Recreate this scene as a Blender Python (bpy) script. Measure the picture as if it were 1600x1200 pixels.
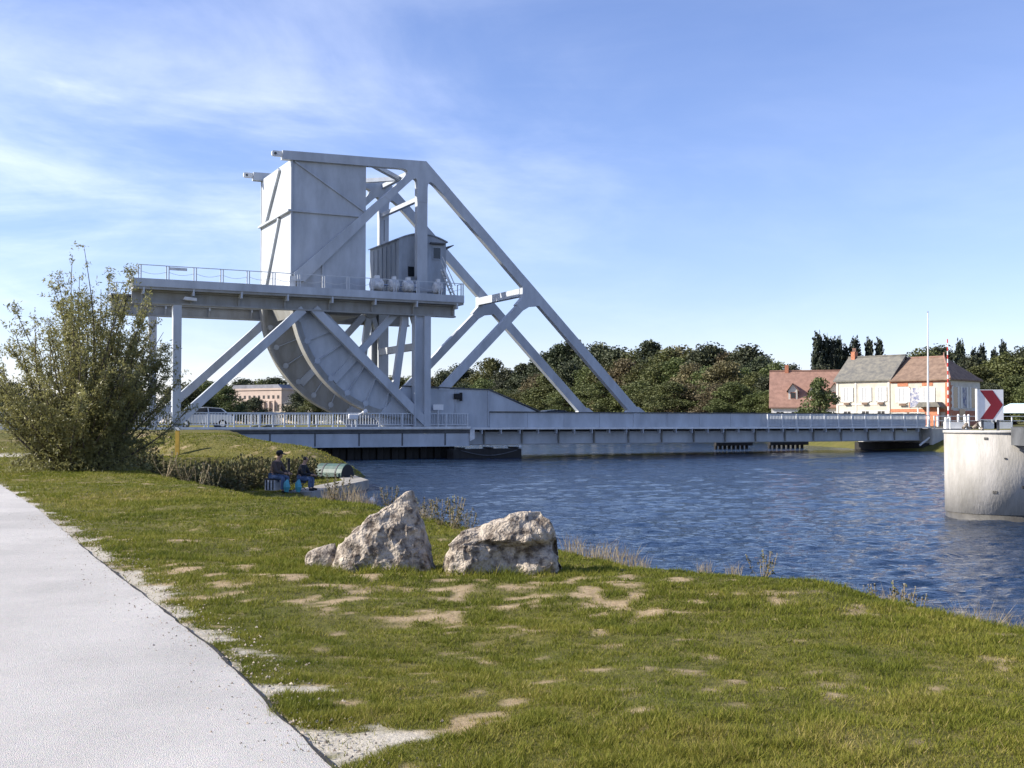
import bpy, bmesh, math, random
import numpy as np
from mathutils import Vector, Matrix, noise as mnoise

for o in list(bpy.data.objects): bpy.data.objects.remove(o)
scene = bpy.context.scene
R = math.radians

# ------------------------------------------------------------------ camera
EYE = 2.75                      # metres above the canal water (z = 0)
PITCH = R(1.91)
cam_d = bpy.data.cameras.new('camera'); cam = bpy.data.objects.new('camera', cam_d)
scene.collection.objects.link(cam); scene.camera = cam
cam_d.sensor_width = 36; cam_d.lens = 40.5; cam_d.clip_start = .1; cam_d.clip_end = 9000
cam.location = (0, 0, EYE); cam.rotation_euler = (R(90)+PITCH, 0, 0)

# ------------------------------------------------------------------ sky and sun
SUN_EL = R(33); SUN_V = Vector((-.99, -.09, 0)).normalized()   # towards the sun
w = bpy.data.worlds.new('World'); scene.world = w; w.use_nodes = True
nt = w.node_tree; nt.nodes.clear(); N = nt.nodes.new; L = nt.links.new
out = N('ShaderNodeOutputWorld'); bg = N('ShaderNodeBackground'); sky = N('ShaderNodeTexSky')
sky.sky_type = 'NISHITA'; sky.sun_disc = False; sky.sun_elevation = SUN_EL
sky.sun_rotation = math.atan2(SUN_V.x, SUN_V.y); sky.air_density = 1.0; sky.dust_density = .3; sky.ozone_density = 4.5
tc = N('ShaderNodeTexCoord')
def wn(scale, loc, rot, det, lo, hi, rough=.55, dist=.6, sc=12):
    m = N('ShaderNodeMapping'); m.inputs['Scale'].default_value = scale
    m.inputs['Location'].default_value = loc; m.inputs['Rotation'].default_value = rot
    n = N('ShaderNodeTexNoise'); n.inputs['Scale'].default_value = sc; n.inputs['Detail'].default_value = det
    n.inputs['Roughness'].default_value = rough; n.inputs['Distortion'].default_value = dist
    r = N('ShaderNodeMapRange'); r.inputs[1].default_value = lo; r.inputs[2].default_value = hi
    r.interpolation_type = 'SMOOTHSTEP'
    L(tc.outputs['Generated'], m.inputs[0]); L(m.outputs[0], n.inputs[0]); L(n.outputs[0], r.inputs[0]); return r.outputs[0]
def wm(op, a, b):
    m = N('ShaderNodeMath'); m.operation = op
    for i, s in enumerate((a, b)):
        if isinstance(s, (int, float)): m.inputs[i].default_value = s
        else: L(s, m.inputs[i])
    return m.outputs[0]
big = wn((1, 1, 1.6), (3.1, .4, .9), (0, 0, 0), 3, .42, .68, sc=2.6)
wisp = wn((.8, .8, 3.2), (1.3, 2.2, .2), (0, R(24), 0), 9, .40, .78, .62, 1.1, sc=5)
streak = wn((.7, 1, 7), (.2, .7, 1.4), (0, R(12), 0), 7, .5, .85, .6, .8, sc=4)
soft = wn((.8, .8, 2.2), (5.3, 1.2, .35), (0, R(20), 0), 7, .34, .76, .58, .35, sc=4.2)
sep = N('ShaderNodeSeparateXYZ'); L(tc.outputs['Generated'], sep.inputs[0])
side = N('ShaderNodeMapRange'); L(sep.outputs[0], side.inputs[0])       # cirrus thickens towards the sun's side
side.inputs[1].default_value = .28; side.inputs[2].default_value = -.34; side.interpolation_type = 'SMOOTHSTEP'
cl = wm('ADD', wm('ADD', wm('MULTIPLY', wm('MULTIPLY', wisp, big), .20), wm('MULTIPLY', streak, .08)), wm('MULTIPLY', soft, .38))
cl = wm('MULTIPLY', cl, wm('ADD', wm('MULTIPLY', side.outputs[0], .85), .15))
lowc = N('ShaderNodeMapRange'); L(sep.outputs[2], lowc.inputs[0]); lowc.interpolation_type = 'SMOOTHSTEP'     # the veil thins out overhead
lowc.inputs[1].default_value = .36; lowc.inputs[2].default_value = .20; lowc.inputs[3].default_value = .5; lowc.inputs[4].default_value = 1.15
cl = wm('MULTIPLY', cl, lowc.outputs[0])
mix = N('ShaderNodeMix'); mix.data_type = 'RGBA'; L(cl, mix.inputs[0])
gr = N('ShaderNodeMix'); gr.data_type = 'RGBA'; gr.blend_type = 'MULTIPLY'; gr.inputs[0].default_value = 1; gr.inputs[7].default_value = (1.12, .985, 1.13, 1)
L(sky.outputs[0], gr.inputs[6]); L(gr.outputs[2], mix.inputs[6])
mix.inputs[7].default_value = (9.5, 9.8, 10.4, 1)
L(mix.outputs[2], bg.inputs[0]); bg.inputs[1].default_value = .106; L(bg.outputs[0], out.inputs[0])
sd = bpy.data.lights.new('sun', 'SUN'); sd.energy = 5.0; sd.angle = R(.5); sd.color = (1, .93, .82)
sun = bpy.data.objects.new('sun', sd); scene.collection.objects.link(sun)
sdir = Vector((SUN_V.x*math.cos(SUN_EL), SUN_V.y*math.cos(SUN_EL), math.sin(SUN_EL)))
sun.rotation_euler = sdir.to_track_quat('Z', 'Y').to_euler(); sun.location = (-40, 0, 60)
vs = scene.view_settings; vs.view_transform = 'Standard'; vs.look = 'None'; vs.gamma = 1; vs.exposure = 0.82
vs.use_curve_mapping = False

# ------------------------------------------------------------------ helpers
C = scene.collection
rng = random.Random(7); nrg = np.random.default_rng(11)
def link(o, parent=None):
    C.objects.link(o)
    if parent: o.parent = parent
    return o
def tag(o, label=None, cat=None, group=None, kind=None):
    if label: o['label'] = label
    if cat: o['category'] = cat
    if group: o['group'] = group
    if kind: o['kind'] = kind
    return o
def empty(name, loc=(0, 0, 0), rz=0, parent=None):
    o = bpy.data.objects.new(name, None); o.empty_display_size = .3
    o.location = loc; o.rotation_euler = (0, 0, rz); return link(o, parent)
def copy_tree(o, parent=None):
    c = o.copy(); link(c); c.parent = parent
    for ch in list(o.children): copy_tree(ch, c)
    return c
class MB:
    def __init__(s): s.v = []; s.f = []
    def add(s, vs, fs):
        n = len(s.v); s.v += [tuple(p) for p in vs]; s.f += [tuple(n+i for i in f) for f in fs]; return s
    def box(s, x0, x1, y0, y1, z0, z1):
        return s.add([(x0,y0,z0),(x1,y0,z0),(x1,y1,z0),(x0,y1,z0),(x0,y0,z1),(x1,y0,z1),(x1,y1,z1),(x0,y1,z1)],
                     [(0,3,2,1),(4,5,6,7),(0,1,5,4),(1,2,6,5),(2,3,7,6),(3,0,4,7)])
    def beam(s, p, q, w, h, up=(0, 1, 0)):      # rectangular bar p->q; w along 'up', h across it
        p = Vector(p); q = Vector(q); d = (q-p).normalized(); a = Vector(up); a = (a-d*a.dot(d)).normalized(); b = d.cross(a)
        V = []
        for c in (p, q):
            for i, j in ((-1,-1),(1,-1),(1,1),(-1,1)): V.append(c+a*(i*w/2)+b*(j*h/2))
        return s.add(V, [(0,3,2,1),(4,5,6,7),(0,1,5,4),(1,2,6,5),(2,3,7,6),(3,0,4,7)])
    def prism(s, pts, y0, y1):                  # outline in (x,z), extruded along y
        n = len(pts); a = sum(pts[i][0]*pts[(i+1)%n][1]-pts[(i+1)%n][0]*pts[i][1] for i in range(n))
        if a < 0: pts = pts[::-1]
        V = [(x, y0, z) for x, z in pts]+[(x, y1, z) for x, z in pts]
        return s.add(V, [tuple(range(n)), tuple(range(2*n-1, n-1, -1))]+[(i, i+n, (i+1)%n+n, (i+1)%n) for i in range(n)])
    def tube(s, pts, rad, n=6, cap=True):
        pts = [Vector(p) for p in pts]; k = len(pts); rad = rad if hasattr(rad, '__len__') else [rad]*k; V = []; F = []
        for i, p in enumerate(pts):
            d = (pts[min(i+1, k-1)]-pts[max(i-1, 0)]).normalized()
            a = d.orthogonal().normalized() if abs(d.z) < .999 else Vector((1, 0, 0)); b = d.cross(a)
            V += [p+(a*math.cos(2*math.pi*j/n)+b*math.sin(2*math.pi*j/n))*rad[i] for j in range(n)]
        for i in range(k-1):
            F += [(i*n+j, i*n+(j+1)%n, (i+1)*n+(j+1)%n, (i+1)*n+j) for j in range(n)]
        if cap: F += [tuple(range(n-1, -1, -1)), tuple(range((k-1)*n, k*n))]
        return s.add(V, F)
    def build(s, name, mat, parent=None, smooth=False, bevel=0):
        me = bpy.data.meshes.new(name); me.from_pydata(s.v, [], s.f); me.materials.append(M[mat] if isinstance(mat, str) else mat)
        if smooth: me.polygons.foreach_set('use_smooth', [True]*len(me.polygons))
        me.update(); o = link(bpy.data.objects.new(name, me), parent)
        if bevel:
            b = o.modifiers.new('bevel', 'BEVEL'); b.width = bevel; b.segments = 2; b.limit_method = 'ANGLE'
        return o
def fillet(pts, rad, n=6):
    out = []; k = len(pts)
    for i, (x, z) in enumerate(pts):
        r = rad.get(i, 0)
        if not r: out.append((x, z)); continue
        p = Vector((x, z)); a = (Vector(pts[i-1])-p).normalized(); b = (Vector(pts[(i+1) % k])-p).normalized()
        t = r/math.tan(a.angle(b)/2); A = p+a*t; B = p+b*t
        for j in range(n+1):
            q = j/n; out.append(tuple(A*(1-q)**2+p*2*q*(1-q)+B*q*q))
    return out

# ------------------------------------------------------------------ materials
M = {}
def mat(name, col, rough=.6, var=.12, scale=3., bump=0., bscale=30., metal=0., col2=None, stretch=(1, 1, 1), spec=.5, objrand=0., lo=.35, hi=.65, trans=0):
    m = bpy.data.materials.new(name); m.use_nodes = True; t = m.node_tree; b = t.nodes['Principled BSDF']
    n = t.nodes.new; l = t.links.new
    b.inputs['Roughness'].default_value = rough; b.inputs['Metallic'].default_value = metal
    b.inputs['Specular IOR Level'].default_value = spec
    tcn = n('ShaderNodeTexCoord'); mp = n('ShaderNodeMapping'); mp.inputs['Scale'].default_value = stretch
    l(tcn.outputs['Object'], mp.inputs[0])
    nz = n('ShaderNodeTexNoise'); nz.inputs['Scale'].default_value = scale; nz.inputs['Detail'].default_value = 6
    nz.inputs['Roughness'].default_value = .65; l(mp.outputs[0], nz.inputs[0])
    rp = n('ShaderNodeMapRange'); rp.inputs[1].default_value = lo; rp.inputs[2].default_value = hi; l(nz.outputs[0], rp.inputs[0])
    mx = n('ShaderNodeMix'); mx.data_type = 'RGBA'; l(rp.outputs[0], mx.inputs[0])
    c2 = col2 or tuple(c*(1-2*var) for c in col)
    mx.inputs[6].default_value = (*c2, 1); mx.inputs[7].default_value = (*(col if col2 else tuple(min(1, c*(1+var*.5)) for c in col)), 1)
    last = mx.outputs[2]
    if objrand:
        oi = n('ShaderNodeObjectInfo'); hs = n('ShaderNodeHueSaturation')
        for sock, a, k in (('Hue', .5-.05*objrand, .1*objrand), ('Value', 1-.45*objrand, .9*objrand)):
            q = n('ShaderNodeMath'); q.operation = 'MULTIPLY_ADD'; l(oi.outputs['Random'], q.inputs[0])
            q.inputs[1].default_value = k; q.inputs[2].default_value = a; l(q.outputs[0], hs.inputs[sock])
        l(last, hs.inputs['Color']); last = hs.outputs[0]
    l(last, b.inputs['Base Color'])
    if bump:
        n2 = n('ShaderNodeTexNoise'); n2.inputs['Scale'].default_value = bscale; n2.inputs['Detail'].default_value = 5
        l(mp.outputs[0], n2.inputs[0]); bp = n('ShaderNodeBump'); bp.inputs['Strength'].default_value = bump; bp.inputs['Distance'].default_value = .05
        l(n2.outputs[0], bp.inputs['Height']); l(bp.outputs[0], b.inputs['Normal'])
    if trans:
        tr = n('ShaderNodeBsdfTranslucent'); l(last, tr.inputs[0]); ms = n('ShaderNodeMixShader'); ms.inputs[0].default_value = trans
        l(b.outputs[0], ms.inputs[1]); l(tr.outputs[0], ms.inputs[2]); l(ms.outputs[0], t.nodes['Material Output'].inputs[0])
    M[name] = m; return m
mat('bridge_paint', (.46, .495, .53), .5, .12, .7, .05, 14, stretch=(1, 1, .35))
mat('bridge_dirty', (.32, .325, .315), .6, .2, 1.2, .1, 14, stretch=(1, 1, .3), col2=(.24, .235, .21))  # grimy streaks, with the shade on far and underside steel put into the colour
mat('bridge_white', (.72, .73, .72), .5, .12, 2)
mat('bridge_dark', (.10, .105, .11), .7, .2, 2)
mat('rail_paint', (.58, .61, .63), .5, .08, 3)
mat('cabin_paint', (.36, .405, .455), .55, .16, 1.3, .05, 12, stretch=(1, 1, .25))
mat('concrete', (.50, .48, .44), .85, .16, 1.1, .25, 25, col2=(.36, .345, .31), stretch=(1, 1, .4))
mat('pier_concrete', (.42, .40, .37), .85, .16, 2.4, .25, 18, col2=(.30, .285, .255), stretch=(1, 1, .3))
mat('wet_concrete', (.09, .085, .075), .5, .2, 3, .2)
mat('quay_concrete_shaded', (.34, .32, .285), .85, .2, 1.5, .3, 25, col2=(.22, .205, .18), stretch=(1, 1, .5))  # darker than the other concrete: the willow's shade is in the colour
mat('asphalt', (.06, .06, .062), .9, .2, 6, .2)
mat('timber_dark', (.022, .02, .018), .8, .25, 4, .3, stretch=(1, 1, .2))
mat('rubber', (.015, .015, .016), .8, .1)
mat('glass_dark', (.02, .025, .03), .08, .1, 2)
mat('car_silver', (.55, .57, .58), .3, .04, 2, metal=.4)
mat('car_dark', (.03, .035, .045), .3, .05, 2)
mat('chrome', (.6, .6, .6), .25, .05, metal=1)
mat('lamp_red', (.4, .02, .02), .3)
mat('white_paint', (.78, .78, .76), .55, .07, 2)
mat('sign_red', (.22, .012, .02), .5, .06)
mat('barrier_red', (.55, .04, .03), .5, .08)
mat('yellow_paint', (.62, .38, .05), .6, .1)
mat('green_float', (.07, .125, .105), .55, .2, 3, .1)
mat('boulder', (.47, .405, .325), .95, .2, 7.5, 1., 30, col2=(.10, .078, .06), lo=.39, hi=.57)
mat('bark', (.10, .08, .06), .95, .3, 6, .6, stretch=(1, 1, .25))
mat('willow_leaf', (.30, .285, .11), .5, .3, 1.4, col2=(.15, .15, .05), trans=.45)
mat('leaf_green', (.130, .148, .042), .7, .3, .35, col2=(.058, .070, .020), objrand=.55, trans=.2)
mat('leaf_dark', (.066, .080, .032), .7, .3, .4, col2=(.030, .038, .016), objrand=.4, trans=.1)
mat('leaf_rust', (.165, .140, .060), .7, .3, .35, col2=(.085, .074, .032), objrand=.4, trans=.15)
mat('leaf_poplar', (.034, .045, .022), .7, .25, .5, col2=(.016, .022, .012), objrand=.3, trans=.1)
mat('dry_grass', (.50, .40, .24), .9, .3, 5, trans=.3)
mat('weed_leaf', (.080, .095, .028), .8, .3, 3, col2=(.115, .085, .036), trans=.15)
mat('render_cream', (.55, .51, .43), .9, .12, 1.2, .1, 20, col2=(.43, .395, .325))
mat('render_white', (.60, .57, .51), .9, .1, 1.2, .1, 20)
mat('brick_orange', (.50, .20, .11), .9, .2, 5, .1)
mat('slate', (.20, .185, .15), .85, .3, 1.6, .5, 9, col2=(.10, .10, .095))
mat('tile_brown', (.25, .17, .12), .9, .3, 1.6, .5, 9, col2=(.14, .092, .066))
mat('tile_red', (.31, .18, .135), .9, .2, 1.6, .5, 9, col2=(.21, .12, .09))
mat('shutter_white', (.72, .71, .68), .6, .05)
mat('blind_grey', (.46, .47, .47), .6, .08, 4)
mat('poster', (.13, .15, .26), .7, .5, 2.6, col2=(.50, .48, .46), lo=.42, hi=.58)
mat('stone_far', (.50, .40, .33), .9, .12, .3, col2=(.42, .33, .28))
mat('slate_far', (.20, .21, .24), .8, .2, .2)
mat('wall_far', (.72, .62, .48), .9, .1, .3)
mat('canvas_teal', (.55, .70, .70), .7, .05)
mat('skin', (.42, .25, .17), .6, .08)
mat('hair', (.03, .022, .016), .7)
mat('denim', (.10, .15, .26), .9, .25, 9)
mat('jacket_brown', (.10, .065, .05), .9, .4, 7, col2=(.045, .04, .04))
mat('jacket_black', (.014, .015, .02), .85, .2, 7)
mat('bag_cyan_shaded', (.09, .36, .42), .5, .1, 6)  # turquoise darkened for the shade round the anglers
mat('box_grey', (.45, .46, .47), .5, .15, 6)
mat('flower', (.44, .40, .30), .8, .1)
mat('sun_machine', (.80, .80, .78), .45, .2, 3, .1)  # bright white puts sunlight on the motors into their colour

def ground_material():
    m = bpy.data.materials.new('ground_soil'); m.use_nodes = True; t = m.node_tree; b = t.nodes['Principled BSDF']; n = t.nodes.new; l = t.links.new
    b.inputs['Roughness'].default_value = .95; b.inputs['Specular IOR Level'].default_value = .15
    tcn = n('ShaderNodeTexCoord')
    def nz(s, d=6, r=.65):
        k = n('ShaderNodeTexNoise'); k.inputs['Scale'].default_value = s; k.inputs['Detail'].default_value = d; k.inputs['Roughness'].default_value = r
        l(tcn.outputs['Object'], k.inputs[0]); return k.outputs[0]
    def mixc(f, a, c):
        k = n('ShaderNodeMix'); k.data_type = 'RGBA'
        if not isinstance(f, float): l(f, k.inputs[0])
        else: k.inputs[0].default_value = f
        for i, s in ((6, a), (7, c)):
            if isinstance(s, tuple): k.inputs[i].default_value = (*s, 1)
            else: l(s, k.inputs[i])
        return k.outputs[2]
    def mr(s, lo, hi):
        k = n('ShaderNodeMapRange'); k.inputs[1].default_value = lo; k.inputs[2].default_value = hi; l(s, k.inputs[0]); return k.outputs[0]
    g = mixc(mr(nz(.5), .35, .65), (.100, .104, .022), (.165, .142, .042))
    g = mixc(mr(nz(9), .42, .7), g, (.055, .055, .018))
    soil = mixc(mr(nz(14), .3, .7), (.27, .195, .115), (.40, .31, .19))
    grav = mixc(mr(nz(60, 3), .35, .65), (.36, .325, .26), (.50, .465, .395))
    def at(a):
        k = n('ShaderNodeAttribute'); k.attribute_name = a; return k.outputs['Fac']
    c = mixc(at('bare'), g, soil); c = mixc(at('gravel'), c, grav); l(c, b.inputs['Base Color'])
    bp = n('ShaderNodeBump'); bp.inputs['Strength'].default_value = .7; bp.inputs['Distance'].default_value = .03
    l(nz(25, 8), bp.inputs['Height']); l(bp.outputs[0], b.inputs['Normal']); M['ground'] = m
ground_material()
def path_material():
    m = mat('path_gravel', (.51, .462, .388), .95, .1, .55, .5, 160, col2=(.40, .365, .305)); t = m.node_tree; b = t.nodes['Principled BSDF']
    src = b.inputs['Base Color'].links[0].from_socket; k = t.nodes.new('ShaderNodeTexVoronoi'); k.inputs['Scale'].default_value = 90
    tcn = t.nodes.new('ShaderNodeTexCoord'); t.links.new(tcn.outputs['Object'], k.inputs[0])
    hs = t.nodes.new('ShaderNodeMix'); hs.data_type = 'RGBA'; hs.blend_type = 'MULTIPLY'; hs.inputs[0].default_value = .20
    t.links.new(src, hs.inputs[6]); t.links.new(k.outputs['Color'], hs.inputs[7])
    bw = t.nodes.new('ShaderNodeHueSaturation'); bw.inputs['Saturation'].default_value = .45; bw.inputs['Value'].default_value = 1.12
    t.links.new(hs.outputs[2], bw.inputs['Color']); t.links.new(bw.outputs[0], b.inputs['Base Color'])
path_material()
def water_material():
    m = bpy.data.materials.new('water'); m.use_nodes = True; t = m.node_tree; b = t.nodes['Principled BSDF']; n = t.nodes.new; l = t.links.new
    b.inputs['Base Color'].default_value = (.010, .026, .058, 1); b.inputs['Roughness'].default_value = .06; b.inputs['IOR'].default_value = 1.33
    tcn = n('ShaderNodeTexCoord'); hs = []
    for sc, st, rot in ((1.9, (1, 1.9, 1), .25), (5.2, (1, 1.6, 1), -.2), (.33, (1, 1.5, 1), .1)):
        mp = n('ShaderNodeMapping'); mp.inputs['Scale'].default_value = st; mp.inputs['Rotation'].default_value = (0, 0, rot)
        l(tcn.outputs['Object'], mp.inputs[0]); k = n('ShaderNodeTexNoise'); k.inputs['Scale'].default_value = sc; k.inputs['Detail'].default_value = 4
        k.inputs['Roughness'].default_value = .6; k.inputs['Distortion'].default_value = .5; l(mp.outputs[0], k.inputs[0]); hs.append(k.outputs[0])
    def ma(op, a, c):
        k = n('ShaderNodeMath'); k.operation = op
        for i, s in enumerate((a, c)):
            if isinstance(s, float): k.inputs[i].default_value = s
            else: l(s, k.inputs[i])
        return k.outputs[0]
    h = ma('ADD', ma('ADD', ma('MULTIPLY', hs[0], .55), ma('MULTIPLY', hs[1], .2)), ma('MULTIPLY', hs[2], .6))
    bp = n('ShaderNodeBump'); bp.inputs['Strength'].default_value = 1; bp.inputs['Distance'].default_value = .17
    l(h, bp.inputs['Height']); l(bp.outputs[0], b.inputs['Normal']); M['water'] = m
water_material()

# ------------------------------------------------------------------ the bridge's own axes: x along the road, y across it
BR = R(27.13); BO = Vector((-9.16, 86.74, 0))
UD = Vector((math.cos(BR), math.sin(BR), 0)); VD = Vector((-math.sin(BR), math.cos(BR), 0))
def uv(u, v, z=0): return BO+UD*u+VD*v+Vector((0, 0, z))

# ------------------------------------------------------------------ terrain
def sm(a, b, x): t = np.clip((x-a)/(b-a), 0, 1); return t*t*(3-2*t)
def vnoise(x, y, seed=0):
    xi = np.floor(x).astype(np.int64); yi = np.floor(y).astype(np.int64); xf = x-xi; yf = y-yi
    def h(a, b):
        k = (a*374761393+b*668265263+seed*974711) & 0x7fffffff; k = ((k ^ (k >> 13))*1274126177) & 0x7fffffff
        return ((k ^ (k >> 16)) & 0xffff)/65535.
    u = xf*xf*(3-2*xf); v = yf*yf*(3-2*yf)
    return (h(xi, yi)*(1-u)+h(xi+1, yi)*u)*(1-v)+(h(xi, yi+1)*(1-u)+h(xi+1, yi+1)*u)*v
def fbm(x, y, o=4, seed=0):
    s = 0; a = .5
    for i in range(o): s = s+a*vnoise(x*2**i+17.3*i, y*2**i-9.1*i, seed+i); a *= .5
    return s/(1-.5**o)
def sdpoly(px, py, poly):
    d = np.full(px.shape, 1e9); ins = np.zeros(px.shape, bool); n = len(poly)
    for i in range(n):
        ax, ay = poly[i]; bx, by = poly[(i+1) % n]; ex, ey = bx-ax, by-ay
        t = np.clip(((px-ax)*ex+(py-ay)*ey)/(ex*ex+ey*ey), 0, 1); d = np.minimum(d, np.hypot(px-ax-t*ex, py-ay-t*ey))
        c = ((ay > py) != (by > py)) & (px < (bx-ax)*(py-ay)/((by-ay) or 1e-9)+ax); ins ^= c
    return np.where(ins, -d, d)
MAIN = [(9, -30), (7.2, 0), (5.6, 6), (4.75, 9), (4.26, 9.65), (3.75, 10.45), (2.73, 12.34), (1.5, 13.57), (.6, 15.46), (-1.85, 20.85), (-3.1, 23.28), (-5.46, 25.9), (-8.69, 31.4), (-11.5, 37), (-15, 45), (-21, 52), (-60, 58), (-300, -30)]
BENCH = [(-7.6, 37.2), (-6.1, 48.0), (-8.6, 54.2), (-22, 62), (-22, 38), (-9.5, 31.5)]
RIDGE = [(-34, 70, 2.35), (-20, 64, 2.25), (-15.5, 60.5, 2.1), (-12, 58, 1.72), (-10.2, 55.8, 1.4), (-9.6, 55.2, 1.15)]
PATH_R = [(6.9, -12), (3.35, -4), (.72, 2), (-.83, 5.39), (-2.15, 8.29), (-4.66, 13.16), (-8.78, 21.41), (-13.2, 29.78), (-19, 38.5), (-30, 49), (-48, 60)]
PATH_POLY = PATH_R+[(-60, 54), (-38, 42), (-26, 32), (-19, 24), (-14, 15), (-10, 6), (-7, -2), (-3, -12)]
def height(x, y):
    d = sdpoly(x, y, MAIN); und = (fbm(x*.35, y*.35, 3, 5)-.5)*.22+(fbm(x*2.2, y*2.2, 2, 9)-.5)*.05
    pm = sm(-.2, 1.2, sdpoly(x, y, PATH_POLY))
    h = 1.13+und*pm-np.maximum(d, 0)*.8
    h = np.where(d > -1.0, h-.06*(np.maximum(d, -1.0)+1)**2, h)
    db = sdpoly(x, y, BENCH); h = np.maximum(h, .30+und*.3-np.maximum(db, 0)*2.5)
    for (ax, ay, az), (bx, by, bz) in zip(RIDGE[:-1], RIDGE[1:]):
        ex, ey = bx-ax, by-ay; t = np.clip(((x-ax)*ex+(y-ay)*ey)/(ex*ex+ey*ey), 0, 1); q = np.hypot(x-ax-t*ex, y-ay-t*ey)
        h = np.maximum(h, az+(bz-az)*t+und-(q/(2.4 if bx > -11 else 4.0))**2*1.3)
    ru, rv = x-BO.x, y-BO.y; u = ru*UD.x+rv*UD.y; v = ru*VD.x+rv*VD.y
    up = 1.1+1.15*sm(-20, -7, v); lim = np.maximum(u+13.8, -(v+26)); h = np.maximum(h, up-np.maximum(lim, 0)*.7)
    west = 2.1-np.maximum(np.maximum(u-4.6, 4.2-v), 0)*2.5; h = np.maximum(h, west)
    return np.maximum(h, -1.6)
def hz(x, y): return float(height(np.array([float(x)]), np.array([float(y)]))[0])
def bare_mask(x, y):
    n = fbm(x*4.2, y*5.2, 5, 21); b = fbm(x*.45, y*.6, 2, 33)
    near = np.exp(-(((x+.2)/3.4)**2+((y-10.9)/1.5)**2))
    return sm(.62, .80, n+.13*near+.22*(b-.5))
def path_dist(x, y): return sdpoly(x, y, PATH_POLY)
def gravel_mask(x, y):
    d = path_dist(x, y); k = fbm(x*1.7, y*1.7, 4, 41)
    g = 1-sm(-.07, .07, d-np.maximum((k-.42)*1.9, -.05)*np.where(y < 16, 1, .45))
    ru, rv = x-BO.x, y-BO.y; u = ru*UD.x+rv*UD.y; v = ru*VD.x+rv*VD.y
    yard = sm(-23, -21.5, v)*(1-sm(-19, -17, v))*(1-sm(-25, -23, u+2*(k-.5)))
    return np.maximum(g, yard)
def axis(*segs):
    a = []
    for s, e, st in segs: a += list(np.arange(s, e-1e-6, st))
    return np.array(a+[segs[-1][1]])
gx = axis((-2400, -200, 100), (-200, -60, 10), (-60, -22, 1), (-22, -12, .4), (-12, 6, .1), (6, 12, .5)); gx = np.append(gx, [14, 20, 30, 60])
gy = axis((-40, -4, 6), (-4, 4, .5), (4, 17, .09), (17, 34, .2), (34, 66, .35), (66, 120, 1.5), (120, 300, 15), (300, 3000, 150))
GX, GY = np.meshgrid(gx, gy); fx, fy = GX.ravel(), GY.ravel(); fz = height(fx, fy)
ny, nx = GX.shape; idx = np.arange(nx*ny).reshape(ny, nx)
quads = np.stack([idx[:-1, :-1], idx[:-1, 1:], idx[1:, 1:], idx[1:, :-1]], -1).reshape(-1, 4)
def np_mesh(name, co, faces, material, k=4):
    me = bpy.data.meshes.new(name); me.vertices.add(len(co)); me.vertices.foreach_set('co', np.asarray(co, np.float32).ravel())
    n = len(faces); me.loops.add(n*k); me.loops.foreach_set('vertex_index', np.asarray(faces, np.int32).ravel())
    me.polygons.add(n); me.polygons.foreach_set('loop_start', np.arange(0, n*k, k, dtype=np.int32))
    me.materials.append(M[material]); me.update(calc_edges=True); return me
def fattr(me, name, vals):
    a = me.attributes.new(name, 'FLOAT', 'POINT'); a.data.foreach_set('value', np.asarray(vals, np.float32))
gm = np_mesh('ground', np.stack([fx, fy, fz], 1), quads, 'ground'); gm.polygons.foreach_set('use_smooth', [True]*len(gm.polygons))
fattr(gm, 'bare', bare_mask(fx, fy)); fattr(gm, 'gravel', gravel_mask(fx, fy))
tag(link(bpy.data.objects.new('ground', gm)), kind='structure')
# water
def water():
    d = np.concatenate([[-60, -20, 0, 4], 8*np.exp(np.linspace(0, math.log(170/8), 760)), [190, 230, 320, 600, 1500, 4000]])
    s = np.concatenate([[-20, -6, -2.4, -1, -.6], np.linspace(-.36, .52, 460), [.7, 1, 2.4, 6, 20]])
    D, S = np.meshgrid(d, s, indexing='ij'); X = S*np.maximum(D, 8); Y = D; z = np.zeros_like(X); g = np.random.default_rng(3)
    cell = np.maximum(D, 1)*.0045
    for i in range(34):
        lam = .17*1.105**i; a = R(-70)+g.normal()*.55; k = 2*math.pi/lam; amp = lam*.0105*(1 if lam < .55 else (.55/lam)**1.1)
        fade = np.clip((lam/cell-2.2)/2.5, 0, 1)
        wx = X+.35*lam*np.sin(Y*k*.21+i); ph = k*(wx*math.cos(a)+Y*math.sin(a))+g.random()*6.28
        grp = .55+.9*vnoise(X/(lam*3.5)+i*7.7, Y/(lam*2.2)+i*3.1, 200+i)
        z += fade*amp*grp*(np.sin(ph)+.22*np.cos(2*ph))
    z *= (D > 7)*(D < 169)*(S > -.36)*(S < .52)
    idx = np.arange(X.size).reshape(X.shape); q = np.stack([idx[:-1, :-1], idx[:-1, 1:], idx[1:, 1:], idx[1:, :-1]], -1).reshape(-1, 4)
    me = np_mesh('water', np.stack([X.ravel(), Y.ravel(), z.ravel()], 1), q, 'water'); me.polygons.foreach_set('use_smooth', [True]*len(me.polygons))
    tag(link(bpy.data.objects.new('water', me)), kind='structure')
water()
# the far bank
eb = MB(); US = [50.5, 54, 57.5, 61, 90, 300, 3000]; ZS = [-1.5, .1, 1.3, 2.1, 2.4, 2.6, 6]; VS = [-400, -60, -30, -10, 0, 9, 16, 25, 35, 50, 90, 150, 250, 500, 3000]
ev = []
for v in VS:
    for u, z in zip(US, ZS): ev.append(uv(u+((min(24, max(0, (v-9)*.55))+1.2*math.sin(v*.13)) if u < 62 and v > 5 else 0), v, z))
k = len(US); eb.add(ev, [(j*k+i, j*k+i+1, (j+1)*k+i+1, (j+1)*k+i) for j in range(len(VS)-1) for i in range(k-1)])
ebo = eb.build('far_bank', 'ground', smooth=True); tag(ebo, kind='structure')
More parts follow.
